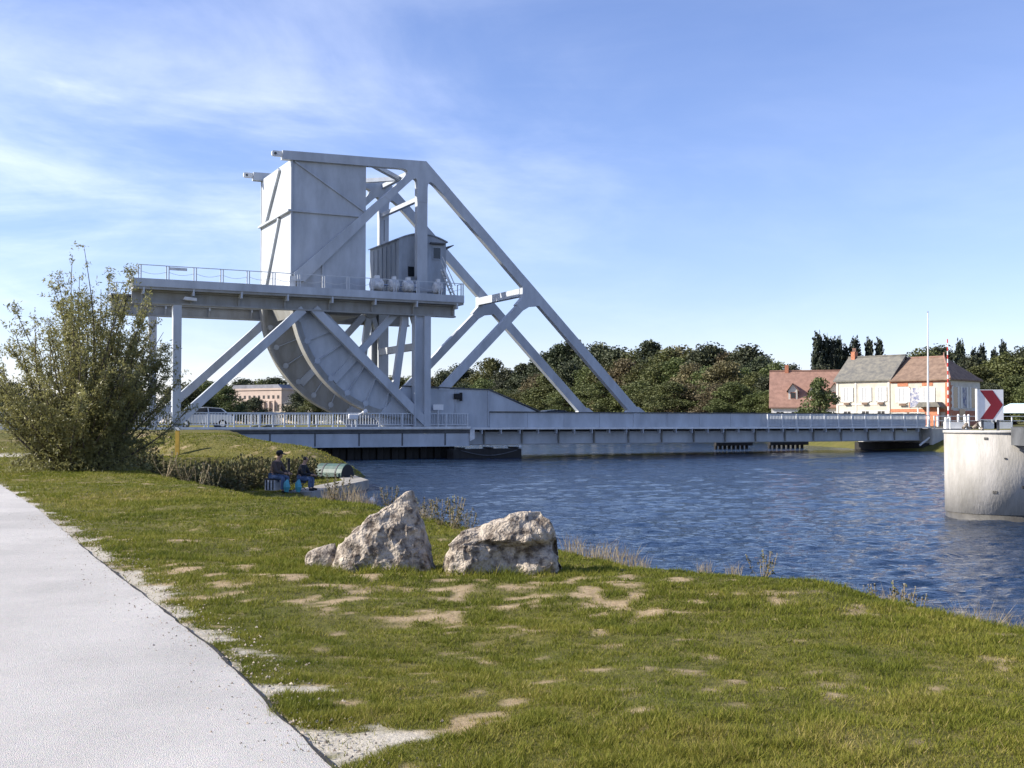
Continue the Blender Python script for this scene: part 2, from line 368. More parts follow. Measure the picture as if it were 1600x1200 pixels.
# gravel path: a sheet just above the ground, with the dark gap along its edge
pr = []
for (ax, ay), (bx, by) in zip(PATH_R[:-1], PATH_R[1:]):
    n = max(2, int(math.hypot(bx-ax, by-ay)/.12)) if ay < 30 else 12
    for i in range(n): pr.append((ax+(bx-ax)*i/n, ay+(by-ay)*i/n))
PL = PATH_POLY[len(PATH_R):][::-1]
def left_at(t):
    t *= len(PL)-1; i = min(int(t), len(PL)-2); f = t-i; return PL[i][0]*(1-f)+PL[i+1][0]*f, PL[i][1]*(1-f)+PL[i+1][1]*f
pv = []; pf = []; K = 9
for i, (x, y) in enumerate(pr):
    wob = .020*(mnoise.noise((x*2.1, y*2.1, 0))+.6*mnoise.noise((x*7, y*7, 3)))
    lx, ly = left_at(i/(len(pr)-1)); 
    for j in range(K):
        f = (j/(K-1))**1.5; X = (x+wob)*(1-f)+lx*f; Y = y*(1-f)+ly*f; pv.append((X, Y, 0))
pa = np.array(pv); pa[:, 2] = height(pa[:, 0], pa[:, 1])+.014
for i in range(len(pr)-1):
    for j in range(K-1): a = i*K+j; pf.append((a, a+K, a+K+1, a+1))
pm_ = MB(); pm_.v = [tuple(p) for p in pa]; pm_.f = pf; po = pm_.build('path', 'path_gravel', smooth=True); tag(po, kind='structure')
cv = []; cf = []
for i, (x, y) in enumerate(pr):
    if not 3.5 < y < 15.5: continue
    wob = .020*(mnoise.noise((x*2.1, y*2.1, 0))+.6*mnoise.noise((x*7, y*7, 3)))
    wd = max(.0, .013+.022*mnoise.noise((x*1.3, y*1.3, 8))+.010*mnoise.noise((x*9, y*9, 2)))
    z = hz(x, y)+.017; cv += [(x+wob-.004, y, z), (x+wob+wd, y+wd*.5, z)]
n = len(cv)//2; crk = MB(); crk.v = cv; crk.f = [(2*i, 2*i+1, 2*i+3, 2*i+2) for i in range(n-1)]
tag(crk.build('path_edge', 'timber_dark'), kind='structure')

def loose_gravel():
    g = np.random.default_rng(12); co = []; n = 0; fc = []
    pts = np.array([p for p in pr if 4 < p[1] < 20]); i = g.integers(0, len(pts), 2600); off = np.abs(g.normal(0, .22, 2600))*np.where(g.random(2600) < .7, 1, -1)
    X = pts[i, 0]+off*.9+g.normal(0, .03, 2600); Y = pts[i, 1]+off*.45+g.normal(0, .06, 2600); Z = height(X, Y)+.014; S = .004+.009*g.random(2600)**2
    base = np.array([(-1, -.6, -.3), (1, -.7, -.3), (.1, 1, -.3), (.1, -.1, .9)])
    co = base[None]*S[:, None, None]*(.7+.6*g.random((2600, 4, 1)))+np.stack([X, Y, Z], 1)[:, None]
    f = np.array([(0, 1, 3), (1, 2, 3), (2, 0, 3)])[None]+4*np.arange(2600)[:, None, None]
    tag(link(bpy.data.objects.new('loose_gravel', np_mesh('loose_gravel', co.reshape(-1, 3), f.reshape(-1, 3), 'boulder', 3))), 'loose grit scattered along the path edge', 'gravel', kind='stuff')
loose_gravel()

# ------------------------------------------------------------------ bascule bridge: the rolling leaf
W = 8.2                                     # distance between the two trusses
leaf = empty('rolling_bascule_leaf', BO, BR)
tag(leaf, 'pale grey steel rolling lift span with tall triangular truss and white counterweight box', 'bridge')
UC, ZC, RR = 1.3, 12.0, 9.05               # centre and radius of the rolling segment
def arc(r, a0, a1, n): return [(UC+r*math.cos(R(a0+(a1-a0)*i/n)), ZC+r*math.sin(R(a0+(a1-a0)*i/n))) for i in range(n+1)]
GUS = fillet([(-.6, 22.66), (2.77, 22.78), (4.75, 20.84), (4.2, 20.32), (2.88, 21.6), (2.88, 19.6), (2.05, 19.6), (2.05, 21.65), (-.2, 19.53), (-.7, 19.78), (1.72, 22.05), (-.6, 21.98)], {4: .42, 7: .3, 10: .42})
for side, v in ((-1, 0.), (1, W)):
    a, b = v-.26, v+.26; P = lambda pts, nm, m='bridge_paint', y0=a, y1=b, par=leaf: MB().prism(pts, y0, y1).build(nm, m, par)
    tch = P([(-8.45, 21.78), (-8.45, 22.42), (-.6, 22.66), (-.6, 21.98)], 'top_chord')
    lugp = fillet([(-9.2, 21.98), (-8.45, 21.98), (-8.45, 22.38), (-9.2, 22.38)], {0: .15, 3: .15}, 4)
    MB().prism(lugp, v-.1, v+.1).build('lifting_lug', 'bridge_white', tch)
    MB().tube([(-8.95, v-.115, 22.18), (-8.95, v+.115, 22.18)], .1, 12).build('pin_hole', 'bridge_dark', tch)
    P(GUS, 'apex_gusset', y0=a-.02, y1=b+.02)
    P([(2.05, 13.6), (2.05, 19.6), (2.88, 19.6), (2.88, 13.6)], 'post')
    P(fillet([(1.35, 12.75), (1.35, 13.0), (2.05, 13.35), (2.05, 13.9), (2.88, 13.9), (2.88, 13.35), (3.6, 13.0), (3.6, 12.75)], {2: .3, 5: .3}), 'post_foot', y0=a-.03, y1=b+.03)
    P([(2.05, 4.2), (2.05, 12.75), (2.88, 12.75), (2.88, 4.2)], 'post')
    P([(-7.55, 13.0), (-7.55, 13.6), (-.7, 19.78), (-.2, 19.53), (-6.75, 13.0)], 'diagonal')
    P([(4.75, 20.84), (12.05, 13.69), (11.52, 13.14), (4.2, 20.32)], 'main_diagonal')
    P(fillet([(11.2, 14.52), (13.1, 12.66), (12.6, 12.1), (11.75, 12.0), (11.05, 11.6), (10.55, 12.1), (11.1, 12.7), (11.1, 13.55)], {3: .2, 6: .3}), 'node_gusset', y0=a-.02, y1=b+.02)
    P([(12.9, 12.86), (22.35, 3.6), (21.35, 3.5), (12.35, 12.35)], 'main_diagonal')
    P([(10.95, 12.35), (11.4, 11.9), (4.65, 5.2), (3.75, 5.2)], 'strut')
    P(fillet([(20.9, 3.5), (21.3, 4.05), (22.1, 4.05), (22.9, 3.5)], {}), 'foot_gusset', y0=a-.02, y1=b+.02)
    # rolling segment: curved web, tread flange, radial ribs and spokes
    inner = [(2.6, 3.3), (-5.5, 11.3), (-7.1, 12.6)]
    wb = P(arc(RR-.12, 176, 272, 40)+inner, 'segment_web', 'bridge_dirty' if side > 0 else 'bridge_paint', v-.06, v+.06)  # far web gets the darker tan: its shade is painted in
    ro = arc(RR, 174, 272, 44); ri = arc(RR-.16, 174, 272, 44)
    MB().prism(ro+ri[::-1], v-.42, v+.42).build('tread', 'bridge_dirty', wb)
    ro = arc(RR-.16, 175, 271, 44); ri = arc(RR-.5, 175, 271, 44)
    for dv in (-.16, .16): MB().prism(ro+ri[::-1], v+dv-.03, v+dv+.03).build('rim_flange', 'bridge_dirty', wb)
    for ang in range(181, 270, 11):
        c, s = math.cos(R(ang)), math.sin(R(ang)); L0 = RR-.18
        # the rib runs inward to the web's straight inner edge
        best = 1.2
        for q in range(10, 70):
            rr = L0-q*.1; uu, zz = UC+rr*c, ZC+rr*s
            if (zz-3.3)+(uu-2.6)*(8./8.1) > -.12: break
            best = q*.1
        p0 = (UC+L0*c, v, ZC+L0*s); p1 = (UC+(L0-best)*c, v, ZC+(L0-best)*s)
        MB().beam(p0, p1, .44, .05).build('radial_rib', 'bridge_paint', wb)
        for dv in (-.17, .17):
            q = (UC+(L0-.36)*c, ZC+(L0-.36)*s); MB().tube([(q[0], v+dv-.045, q[1]), (q[0], v+dv+.045, q[1])], .22, 12).build('rib_gusset', 'bridge_paint', wb)
    for ang in (227, 262):
        c, s = math.cos(R(ang)), math.sin(R(ang))
        MB().beam((UC+.6*c, v, ZC+.6*s), (UC+8.5*c, v, ZC+8.5*s), .42, .5).build('spoke', 'bridge_paint', leaf)
    MB().tube([(UC, v-.4, ZC), (UC, v+.4, ZC)], .7, 20).build('roll_hub', 'bridge_dirty', leaf)
    MB().beam((1.6, v, 11.4), (2.45, v, 8.8), .35, .4).build('brace', 'bridge_paint', leaf)
    # haunch and main girder above the deck
    vo = v+side*.02
    P([(-1.2, 3.1), (1.0, 5.45), (3.0, 5.36), (8.15, 5.28), (8.15, 2.35), (-.6, 2.35)], 'haunch', y0=v-.2, y1=v+.2)
    P([(8.16, 3.62), (8.16, 5.28), (12.4, 3.62)], 'haunch', y0=v-.2, y1=v+.2)
    for p, q in (((1.0, 5.50), (8.18, 5.33)), ((8.15, 5.33), (12.6, 3.66))):
        MB().beam((p[0], v, p[1]), (q[0], v, q[1]), .62, .08).build('haunch_flange', 'bridge_dark', leaf)
    for u in (3.15, 5.3, 8.1): MB().box(u-.05, u+.05, v-.27, v+.27, 2.4, 5.24).build('stiffener', 'bridge_paint', leaf)
    # parapet plates, each its own panel
    edges = [8.2]+[8.2+3.36*i for i in range(1, 15)]
    for i in range(len(edges)-1):
        MB().box(edges[i]+.012, edges[i+1]-.012, v-.2, v+.2, 2.36, 3.52).build('parapet_panel', 'bridge_paint', leaf)
    MB().box(8.2, edges[-1], v-.3, v+.3, 3.522, 3.60).build('parapet_cap', 'bridge_dark' if side < 0 else 'bridge_paint', leaf)
    MB().box(21.6, 22.2, v-.27, v+.27, 2.3, 3.5).build('stiffener', 'bridge_paint', leaf)
    MB().box(6.4, 55.3, v-.75 if side < 0 else v-.3, v+.3 if side < 0 else v+.75, 2.20, 2.355).build('ledge', 'bridge_white', leaf)
    for i in range(30):
        u = 7.3+i*1.66; MB().prism([(0, 0), (.0, .34), (.07, .34), (.07, 0)], 0, .42).build('ledge_bracket', 'bridge_paint', leaf).location = (u, v+side*.3-(.42 if side < 0 else 0), 1.86)
    gpts = [(6.5, 1.05), (6.5, 2.2), (55.2, 2.2), (55.2, 1.05)]
    P(gpts, 'main_girder', y0=v-side*.45-.06, y1=v-side*.45+.06)
    MB().box(6.5, 55.2, v-side*.45-.25, v-side*.45+.25, .98, 1.05).build('girder_flange', 'bridge_dirty', leaf)
    for i in range(15):
        u = 8.0+i*3.36; MB().box(u-.04, u+.04, v-side*.45-.24, v-side*.45+.24, 1.06, 2.19).build('stiffener', 'bridge_dirty', leaf)
    # railing on the outer part of the span
    yr = v+side*.62
    for z, h in ((3.43, .035), (2.5, .03)): MB().box(35.5, 55.3, yr-.03, yr+.03, z-h, z+h).build('hand_rail', 'rail_paint', leaf)
    pm0 = None
    for i in range(13):
        u = 35.5+i*1.65; q = MB().box(-.05, .05, -.05, .05, 0, 1.12).build('railing_post', 'bridge_white', leaf) if pm0 is None else link(pm0.copy(), leaf)
        pm0 = pm0 or q; q.location = (u, yr, 2.36)
    bm0 = None
    for i in range(118):
        u = 35.67+i*.165; q = MB().box(-.016, .016, -.016, .016, 0, .9).build('baluster', 'rail_paint', leaf) if bm0 is None else link(bm0.copy(), leaf)
        bm0 = bm0 or q; q.location = (u, yr, 2.52)
MB().box(2.5, 55.3, .25, W-.25, 2.02, 2.33).build('deck_slab', 'asphalt', leaf)
for i in range(15): MB().box(8+i*3.36-.08, 8+i*3.36+.08, .3, W-.3, 1.3, 2.01).build('floor_beam', 'bridge_dirty', leaf)
for (p, w_, h_) in (((11.3, 13.15), .5, .62), ((2.2, 8.55), .35, .55)):
    MB().beam((p[0], .26, p[1]), (p[0], W-.26, p[1]), h_, w_, (0, 0, 1)).build('cross_beam', 'bridge_paint', leaf)
for (p, q) in (((2.4, .2, 22.3), (2.4, W-.2, 22.3)), ((-1.6, .2, 22.25), (2.2, W*.5, 22.2)), ((2.2, W*.5, 22.2), (-1.6, W-.2, 22.25)), ((2.35, .2, 19.9), (2.35, W-.2, 19.9))):
    MB().beam(p, q, .32, .36, (0, 0, 1)).build('wind_brace', 'bridge_paint', leaf)
# counterweight box between the trusses
cw = MB().prism([(-7.74, 12.6), (-7.74, 21.9), (-2.0, 22.1), (-2.0, 12.6)], .02, W-.02).build('counterweight', 'bridge_paint', leaf)
MB().prism([(-6.6, 10.7), (-7.4, 12.6), (-2.0, 12.6), (-2.3, 10.7)], .5, W-.5).build('counterweight_base', 'bridge_dirty', leaf)
MB().box(-8.0, -1.97, -.16, W+.16, 18.06, 18.2).build('belt_flange', 'bridge_paint', cw)
for y0, y1 in ((-.12, .015), (W-.015, W+.12)):
    ym = (y0+y1)/2
    MB().beam((-7.5, ym, 21.75), (-2.1, ym, 18.5), .13, .1, (0, 1, 0)).build('face_stiffener', 'bridge_paint', cw)
    MB().beam((-5.35, ym, 15.05), (-5.35, ym, 12.7), .13, .12, (0, 1, 0)).build('face_stiffener', 'bridge_paint', cw)
    MB().box(-7.78, -7.66, y0+.01, y1-.005, 12.7, 21.8).build('corner_angle', 'bridge_paint', cw)
for z0, z1 in ((21.7, 18.25), (18.0, 13.0)):
    MB().beam((-7.84, W*.34, z0), (-7.84, W*.80, z1), .2, .26, (1, 0, 0)).build('end_stiffener', 'bridge_paint', cw)
# machinery house
mh = MB(); roof = [(1.0+3.95*i/12, 16.85+.75*math.sin(math.pi*(.12+.76*i/12))-.27) for i in range(13)]
house = mh.prism([(1.0, 12.75)]+roof+[(4.95, 12.75)], .9, 7.3).build('machinery_house', 'cabin_paint', leaf)
rt = [(u, z+.09) for u, z in roof]; rt[0] = (rt[0][0]-.12, rt[0][1]-.06); rt[-1] = (rt[-1][0]+.12, rt[-1][1]-.06)
MB().prism(rt+[(u, z-.085) for u, z in rt][::-1], .78, 7.42).build('roof', 'cabin_paint', house)
MB().box(3.85, 4.45, .865, .91, 15.5, 16.35).build('window', 'glass_dark', house)
for x0, x1, z0, z1 in ((3.77, 3.85, 15.42, 16.43), (4.45, 4.53, 15.42, 16.43), (3.85, 4.45, 15.42, 15.5), (3.85, 4.45, 16.35, 16.43)):
    MB().box(x0, x1, .84, .915, z0, z1).build('window_frame', 'cabin_paint', house)
MB().box(3.55, 4.75, .55, .9, 16.6, 16.72).build('window_hood', 'bridge_dark', house)
MB().prism([(4.95, 16.5), (5.75, 16.75), (5.75, 16.68), (4.95, 16.2)], 1.2, 5.8).build('awning', 'bridge_dark', house)
MB().box(1.75, 2.25, .86, .9, 14.0, 14.75).build('vent', 'glass_dark', house)
for i in range(6): MB().box(.96, 1.0, 1.6+i*.95, 1.66+i*.95, 12.8, 16.6).build('wall_seam', 'cabin_paint', house)
MB().tube([(1.2, 4.6, 17.2), (1.2, 4.6, 18.9)], .03, 6).build('aerial', 'bridge_dark', house)
for s in (0, .55):
    MB().beam((4.5, .35+s, 14.7), (5.5, .35+s, 12.5), .07, .12).build('stair_stringer', 'bridge_white', house)
    MB().beam((4.4, .35+s, 15.6), (5.5, .35+s, 13.4), .05, .06).build('stair_rail', 'bridge_white', house)
for i in range(8): MB().box(4.55+i*.12, 4.75+i*.12, .36, .9, 14.5-i*.265, 14.54-i*.265).build('stair_tread', 'bridge_white', house)

# ------------------------------------------------------------------ fixed platforms on columns, one on each side of the leaf
def platform(side, label):
    p = empty('track_platform', uv(0, -.6 if side < 0 else W+.6), BR); tag(p, label, 'platform', 'platforms either side of the rolling span')
    B = lambda *a, m='bridge_paint', n='part': MB().box(*a).build(n, m, p)
    s = side; lo, hi = (-.9, .28) if s < 0 else (-.28, .9)
    B(-18.95, 5.4, lo, hi, 12.30, 12.40, n='deck_plate', m='bridge_dirty'); ye = lo if s < 0 else hi
    B(-18.95, 5.4, ye-.04, ye+.04, 11.9, 12.44, n='edge_channel'); B(-18.95, 5.4, min(ye, ye-s*.22), max(ye, ye-s*.22), 11.86, 11.93, n='channel_flange', m='bridge_dirty')
    B(-18.93, 5.38, lo+.03, hi-.03, 11.723, 11.855, n='soffit_plate', m='bridge_dirty')
    B(-18.99, -18.91, lo, hi, 11.9, 12.42, n='end_channel'); 
    B(-18.9, 5.0, -.05, .05, 10.92, 11.62, n='girder_web', m='bridge_dirty'); B(-18.9, 5.0, -.28, .28, 10.80, 10.92, n='girder_flange', m='bridge_dirty'); B(-18.9, 5.0, -.28, .28, 11.62, 11.72, n='girder_flange', m='bridge_dirty')
    for i in range(8):
        u = -18.3+3.3*i; y0, y1 = (lo, .25) if s < 0 else (-.25, hi)
        MB().prism([(0, 0), (0, .5), (.12, .5), (.12, 0)], y0+.02, y1).build('floor_bracket', 'bridge_paint', p).location = (u, 0, 11.40)
        B(u-.03, u+.09, -.2, .2, 10.93, 11.61, n='web_stiffener', m='bridge_dirty')
    # columns and raking struts
    B(-16.17, -15.61, -.25, .25, 2.3, 10.8, n='column'); B(1.72, 2.4, -.06, .28, 2.45, 10.8, n='column_web', m='bridge_paint'); B(2.4, 2.92, -.3, .3, 2.45, 10.8, n='column'); B(1.6, 1.72, -.3, .3, 2.45, 10.8, n='column_flange')
    MB().beam((-7.0, 0, 10.9), (-16.0, 0, 2.6), .5, .6).build('raking_strut', 'bridge_paint', p)
    MB().beam((-6.2, 0, 11.0), (2.75, 0, 2.6), .5, .62).build('raking_strut', 'bridge_paint', p)
    # railing: paired posts, top rail, knee rail
    yp = ye+s*-.08
    pp = None
    for i in range(14):
        u = -18.6+i*1.83
        for du in (0, .17):
            q = MB().box(-.035, .035, -.035, .035, 0, .95).build('railing_post', 'rail_paint', p) if pp is None else link(pp.copy(), p)
            pp = pp or q; q.location = (u+du, yp, 12.4)
        if i < 13:
            MB().tube([(u+.2+1.6*t/6, yp, 12.92-.16*math.sin(math.pi*t/6)) for t in range(7)], .014, 5).build('chain', 'rail_paint', p)
    MB().box(-18.6, 5.4, yp-.025, yp+.025, 13.33, 13.38).build('top_rail', 'rail_paint', p)
    for y0, y1 in ((lo, hi),):
        MB().box(5.33, 5.37, y0, y1, 13.33, 13.38).build('top_rail', 'rail_paint', p); MB().box(5.32, 5.38, -s*.2-.03, -s*.2+.03, 12.4, 13.36).build('railing_post', 'rail_paint', p)
    if s < 0:
        B(-16.6, -15.4, yp-.06, yp-.03, 13.08, 13.28, n='rail_plate', m='bridge_white'); B(-8.2, -7.75, -.7, -.35, 12.41, 13.2, n='control_box', m='bridge_white')
        MB().prism([(-15.6, 11.15), (-15.5, 11.35), (-14.7, 11.28), (-14.7, 11.08)], -.75, -.4).build('floodlight', 'bridge_white', p)
    return p
platform(-1, 'long grey railed platform on columns beside the counterweight, on the boulders\' side')
platform(1, 'long grey platform on columns beyond the counterweight, half hidden behind the rolling segments')
# drive machinery standing on the near platform
def motor(u, sc, label):
    e = empty('drive_motor', uv(u, -.62, 12.4), BR); tag(e, label, 'motor', 'drive machinery on the platform')
    MB().box(-.42*sc, .42*sc, -.3, .3, 0, .14).build('base_frame', 'bridge_dark', e)
    MB().tube([(-.5*sc, 0, .62), (-.42*sc, 0, .62), (.38*sc, 0, .62), (.5*sc, 0, .62)], [.3, .44, .44, .26], 18).build('casing', 'sun_machine', e, smooth=False, bevel=.03)
    for k in range(4): MB().tube([((-.3+.2*k)*sc-.02, 0, .62), ((-.3+.2*k)*sc+.02, 0, .62)], .475, 18).build('cooling_rib', 'sun_machine', e)
    MB().box(-.18*sc, .18*sc, -.18, .18, 1.04, 1.3).build('terminal_box', 'bridge_white', e); MB().tube([(.5*sc, 0, .62), (.85*sc, 0, .62)], .09, 8).build('shaft', 'chrome', e)
for u, s_, lb in ((-1.35, 1.0, 'large white drive motor on the platform right against the counterweight'), (.0, .75, 'white drive motor second along from the counterweight on the platform'), (1.15, .8, 'white drive motor beside the truss post foot, under the machinery house'), (3.6, .7, 'small white drive motor on the platform beyond the truss post')): motor(u, s_, lb)

# ------------------------------------------------------------------ approach span
ap = empty('approach_span', uv(0, -.6), BR); tag(ap, 'low grey road span with railing between the grass bank and the rolling leaf', 'bridge')
MB().box(-30, 6.2, .45, W+.7, 2.0, 2.33).build('deck_slab', 'asphalt', ap)
MB().box(-30, 6.2, -.45, .45, 2.2, 2.38).build('footway', 'concrete', ap); MB().box(-30, 6.2, -.5, -.452, 2.26, 2.43).build('edge_strip', 'bridge_white', ap)
MB().box(-30, 6.2, W+.72, W+1.7, 2.2, 2.38).build('footway', 'concrete', ap)
js = [-19.3, -16.0, -12.68, -9.4, -6.1, -2.75, .65, 4.15, 6.2]
for a, b in zip(js[:-1], js[1:]): MB().box(a+.03, b-.03, -.2, -.1, 1.0, 1.92).build('girder_panel', 'bridge_paint', ap)
for a in js[1:-1]: MB().box(a-.05, a+.05, -.24, -.04, 1.0, 1.95).build('girder_joint', 'bridge_dark', ap)
MB().box(-19.3, 6.2, -.26, .2, .92, 1.0).build('girder_flange', 'bridge_paint', ap); MB().box(-19.3, 6.2, -.3, .2, 1.95, 2.19).build('shaded_gap_strip', 'bridge_dark', ap)  # the dark strip paints the shaded gap between footway and girder panels
MB().prism([(6.2, 2.2), (6.2, 1.3), (6.6, 1.5), (6.6, 2.3)], -.3, .1).build('end_nosing', 'bridge_white', ap)
for y in (0., W+1.3):
    MB().box(-30, 6.2, y-.05, y+.05, 3.38, 3.46).build('hand_rail', 'rail_paint', ap); MB().box(-30, 6.2, y-.03, y+.03, 2.55, 2.61).build('lower_rail', 'rail_paint', ap)
    bb = None; pp = None
    for i in range(170):
        u = -30+.2125*i
        q = MB().box(-.022, .022, -.022, .022, 0, .78).build('baluster', 'rail_paint', ap) if bb is None else link(bb.copy(), ap)
        bb = bb or q; q.location = (u, y, 2.605)
    for i in range(21):
        q = MB().box(-.05, .05, -.06, .06, -.28, 1.0).build('railing_post', 'rail_paint', ap) if pp is None else link(pp.copy(), ap)
        pp = pp or q; q.location = (-29.9+1.8*i, y-.02, 2.385)
tag(MB().box(-60, -30, .2, W+1, 1.9, 2.34).build('approach_road', 'asphalt', empty('_', uv(0, -.6), BR)), kind='structure')
r_ = bpy.data.objects['_']; ro_ = bpy.data.objects['approach_road']; ro_.parent = None; ro_.matrix_world = r_.matrix_basis.copy(); bpy.data.objects.remove(r_)
# abutment wall under the span: separate sheet piles
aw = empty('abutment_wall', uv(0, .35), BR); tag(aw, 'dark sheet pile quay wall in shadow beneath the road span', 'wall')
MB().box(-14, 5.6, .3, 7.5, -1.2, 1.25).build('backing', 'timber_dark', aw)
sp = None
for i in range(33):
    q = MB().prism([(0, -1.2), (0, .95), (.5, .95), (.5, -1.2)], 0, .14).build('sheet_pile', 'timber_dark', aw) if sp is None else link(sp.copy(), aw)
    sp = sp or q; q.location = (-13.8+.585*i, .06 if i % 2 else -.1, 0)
fe = empty('timber_fender', uv(7.6, -1.3), BR); tag(fe, 'dark timber fender raft lying in the water under the joint', 'fender')
for i in range(4): MB().box(-3.2, 2.6, -.5+.3*i, -.23+.3*i, .0, .72).build('timber', 'timber_dark', fe)
for u in (-2.4, 0, 2.2): MB().box(u-.12, u+.12, -.6, .8, .73, .85).build('cleat_beam', 'timber_dark', fe)
MB().tube([(-2.6+4.8*t/10, -.56, .62-.4*math.sin(math.pi*t/10)) for t in range(11)], .035, 6).build('chain', 'bridge_dark', fe)
MB().box(2.35, 2.5, -.6, -.45, .86, 1.0).build('marker_lamp', 'bridge_white', fe)
# far abutment
fa = empty('far_abutment', uv(55.4, -.4), BR); tag(fa, 'pale concrete abutment where the lift span lands on the far bank', 'abutment')
MB().box(0, 5, -.5, W+1.2, -1.2, 2.15).build('wall', 'concrete', fa); MB().box(-.9, 0, -.1, W+.8, -1, .75).build('landing_shelf', 'timber_dark', fa)
MB().beam((-1.4, -.2, .55), (-.1, -.2, 1.3), .12, .14).build('buffer_arm', 'bridge_white', fa)
MB().box(5, 60, .3, W, 1.9, 2.3).build('road_slab', 'asphalt', fa)
rr_ = empty('roadside_railing', uv(55.6, -.95), BR); tag(rr_, 'grey tubular railing leading off the lift span towards the cafe', 'railing')
for z in (3.35, 2.9): MB().tube([(0, 0, z), (22, -1.5, z)], .035, 6).build('hand_rail', 'rail_paint', rr_)
for i in range(12): MB().box(i*2-.05, i*2+.05, -i*2*1.5/22-.05, -i*2*1.5/22+.05, 2.1, 3.38).build('post', 'bridge_white', rr_)
for dx, ln, lb in ((41, 4.5, 'dark timber dolphin in the water beneath the middle of the lift span'), (48, 5, 'dark timber dolphin in the water close to the far abutment')):
    d = empty('timber_dolphin', uv(dx, W+6), BR); tag(d, lb, 'dolphin', 'timber dolphins under the lift span')
    for i in range(8): MB().tube([(i*ln/8, 0, -1), (i*ln/8, 0, .95)], .17, 8).build('pile', 'timber_dark', d)
    MB().box(-.2, ln, -.35, -.2, .35, .8).build('waling', 'timber_dark', d)

# ------------------------------------------------------------------ small fittings
def at_px(px, Y): return (px-800)/1800*Y
sgn = empty('notice_board', uv(3.6, -.72, 2.4), BR); tag(sgn, 'small white notice board on a post behind the approach railing', 'sign')
MB().box(-.03, .03, -.03, .03, 0, 1.5).build('post', 'rail_paint', sgn); MB().box(-.42, .42, -.06, -.03, 1.3, 1.72).build('board', 'white_paint', sgn)
fl = empty('traffic_signal', uv(5.4, -.32, 4.75), BR); tag(fl, 'black signal lamp fixed to the haunch of the lift span', 'signal')
MB().box(-.3, .3, -.2, .1, -.2, .22).build('housing', 'rubber', fl, bevel=.05); MB().tube([(.25, -.1, -.35), (.25, -.1, .3)], .12, 10).build('hood', 'rubber', fl)
wl = empty('white_floodlight', uv(-3.3, -.75, 2.4), BR); tag(wl, 'white floodlight on a short bent arm beside the approach railing', 'floodlight')
MB().tube([(0, 0, 0), (0, 0, .55), (.25, 0, .75), (.9, 0, 1.1)], .06, 8).build('arm', 'white_paint', wl); MB().box(-.3, .45, -.2, .16, .55, .95).build('lamp_head', 'white_paint', wl, bevel=.08)
MB().tube([(.85, 0, 1.05), (1.15, 0, 1.2)], [.13, .18], 10).build('reflector', 'white_paint', wl)
yp = empty('marker_post', (at_px(278, 57), 57, hz(at_px(278, 57), 57)), 0); tag(yp, 'thin yellow marker post beside the willow bush', 'post')
MB().box(-.09, .09, -.09, .09, -.1, 1.25).build('shaft', 'yellow_paint', yp); MB().box(-.1, .1, -.1, .1, 1.25, 1.4).build('cap', 'bridge_white', yp)

# ------------------------------------------------------------------ concrete pier with chevron board
PX, PY, PRd = 14.27, 33.6, 1.58
pier = empty('concrete_pier', (PX, PY, 0)); tag(pier, 'round pale concrete pier standing in the water, chevron board on top', 'pier')
n = 64; pmb = MB(); pmb.tube([(0, 0, -1.2), (0, 0, .17)], PRd-.015, n).build('wet_foot', 'wet_concrete', pier, smooth=False)
MB().tube([(0, 0, .17), (0, 0, 2.44)], PRd, n).build('shaft', 'pier_concrete', pier); MB().tube([(0, 0, 2.44), (0, 0, 2.52)], PRd+.03, n).build('cap', 'concrete', pier)
for o in pier.children:
    for p in o.data.polygons: p.use_smooth = len(p.vertices) == 4
MB().box(-.04, .04, -PRd-.012, -PRd+.05, .1, 2.44).build('shutter_joint', 'concrete', pier).rotation_euler = (0, 0, R(6))
for (a, z, s) in ((-38, 2.3, .05), (-2, .95, .07), (14, .22, .08), (-30, .8, .06), (-20, 1.75, .03)): MB().box(-s, s, -PRd-.02, -PRd+.05, z-s*.6, z+s*.6).build('fixing_scar', 'wet_concrete', pier).rotation_euler = (0, 0, R(a))
wk = empty('pier_walkway', (13.92, 31.5, 2.58), R(-6)); tag(wk, 'dark steel walkway running off the concrete pier', 'walkway')
MB().box(.2, 9, -.5, .5, -.1, .0).build('deck', 'bridge_dark', wk); 
for y in (-.5, .5): MB().box(-.1, 9, y-.04, y+.04, -.42, -.02).build('side_beam', 'bridge_dark', wk)
MB().box(-.12, -.04, -.62, .5, -.46, .04).build('end_plate', 'bridge_dark', wk); MB().box(.3, .55, -.6, -.45, -.4, -.12).build('bracket', 'concrete', wk)
cs = empty('chevron_board', (13.70, 33.0, 2.52), R(-3)); tag(cs, 'white square board with a dark red chevron arrow on the concrete pier', 'sign')
MB().box(-.36, .36, -.03, .03, .30, 1.17).build('board', 'white_paint', cs); MB().box(-.40, -.362, -.06, .06, .28, 1.19).build('board_edge', 'white_paint', cs)
MB().prism([(-.30, 1.15), (.06, 1.15), (.345, .735), (.06, .32), (-.30, .32), (.0, .735)], -.036, -.03).build('chevron', 'sign_red', cs)
for x in (-.22, .22): MB().box(x-.03, x+.03, .0, .06, -.02, .3).build('leg', 'bridge_dark', cs)
for x, y, a in ((13.05, 33.1, 20), (13.25, 32.8, -35)):
    b = MB().tube([(-.12, 0, .06), (0, 0, .17), (.12, 0, .04)], [.05, .07, .04], 7).build('mooring_stone', 'boulder'); b.location = (x, y, 2.52); b.rotation_euler = (0, 0, R(a))
    tag(b, 'small brown lump lying on top of the concrete pier', 'stone', 'lumps on the pier')

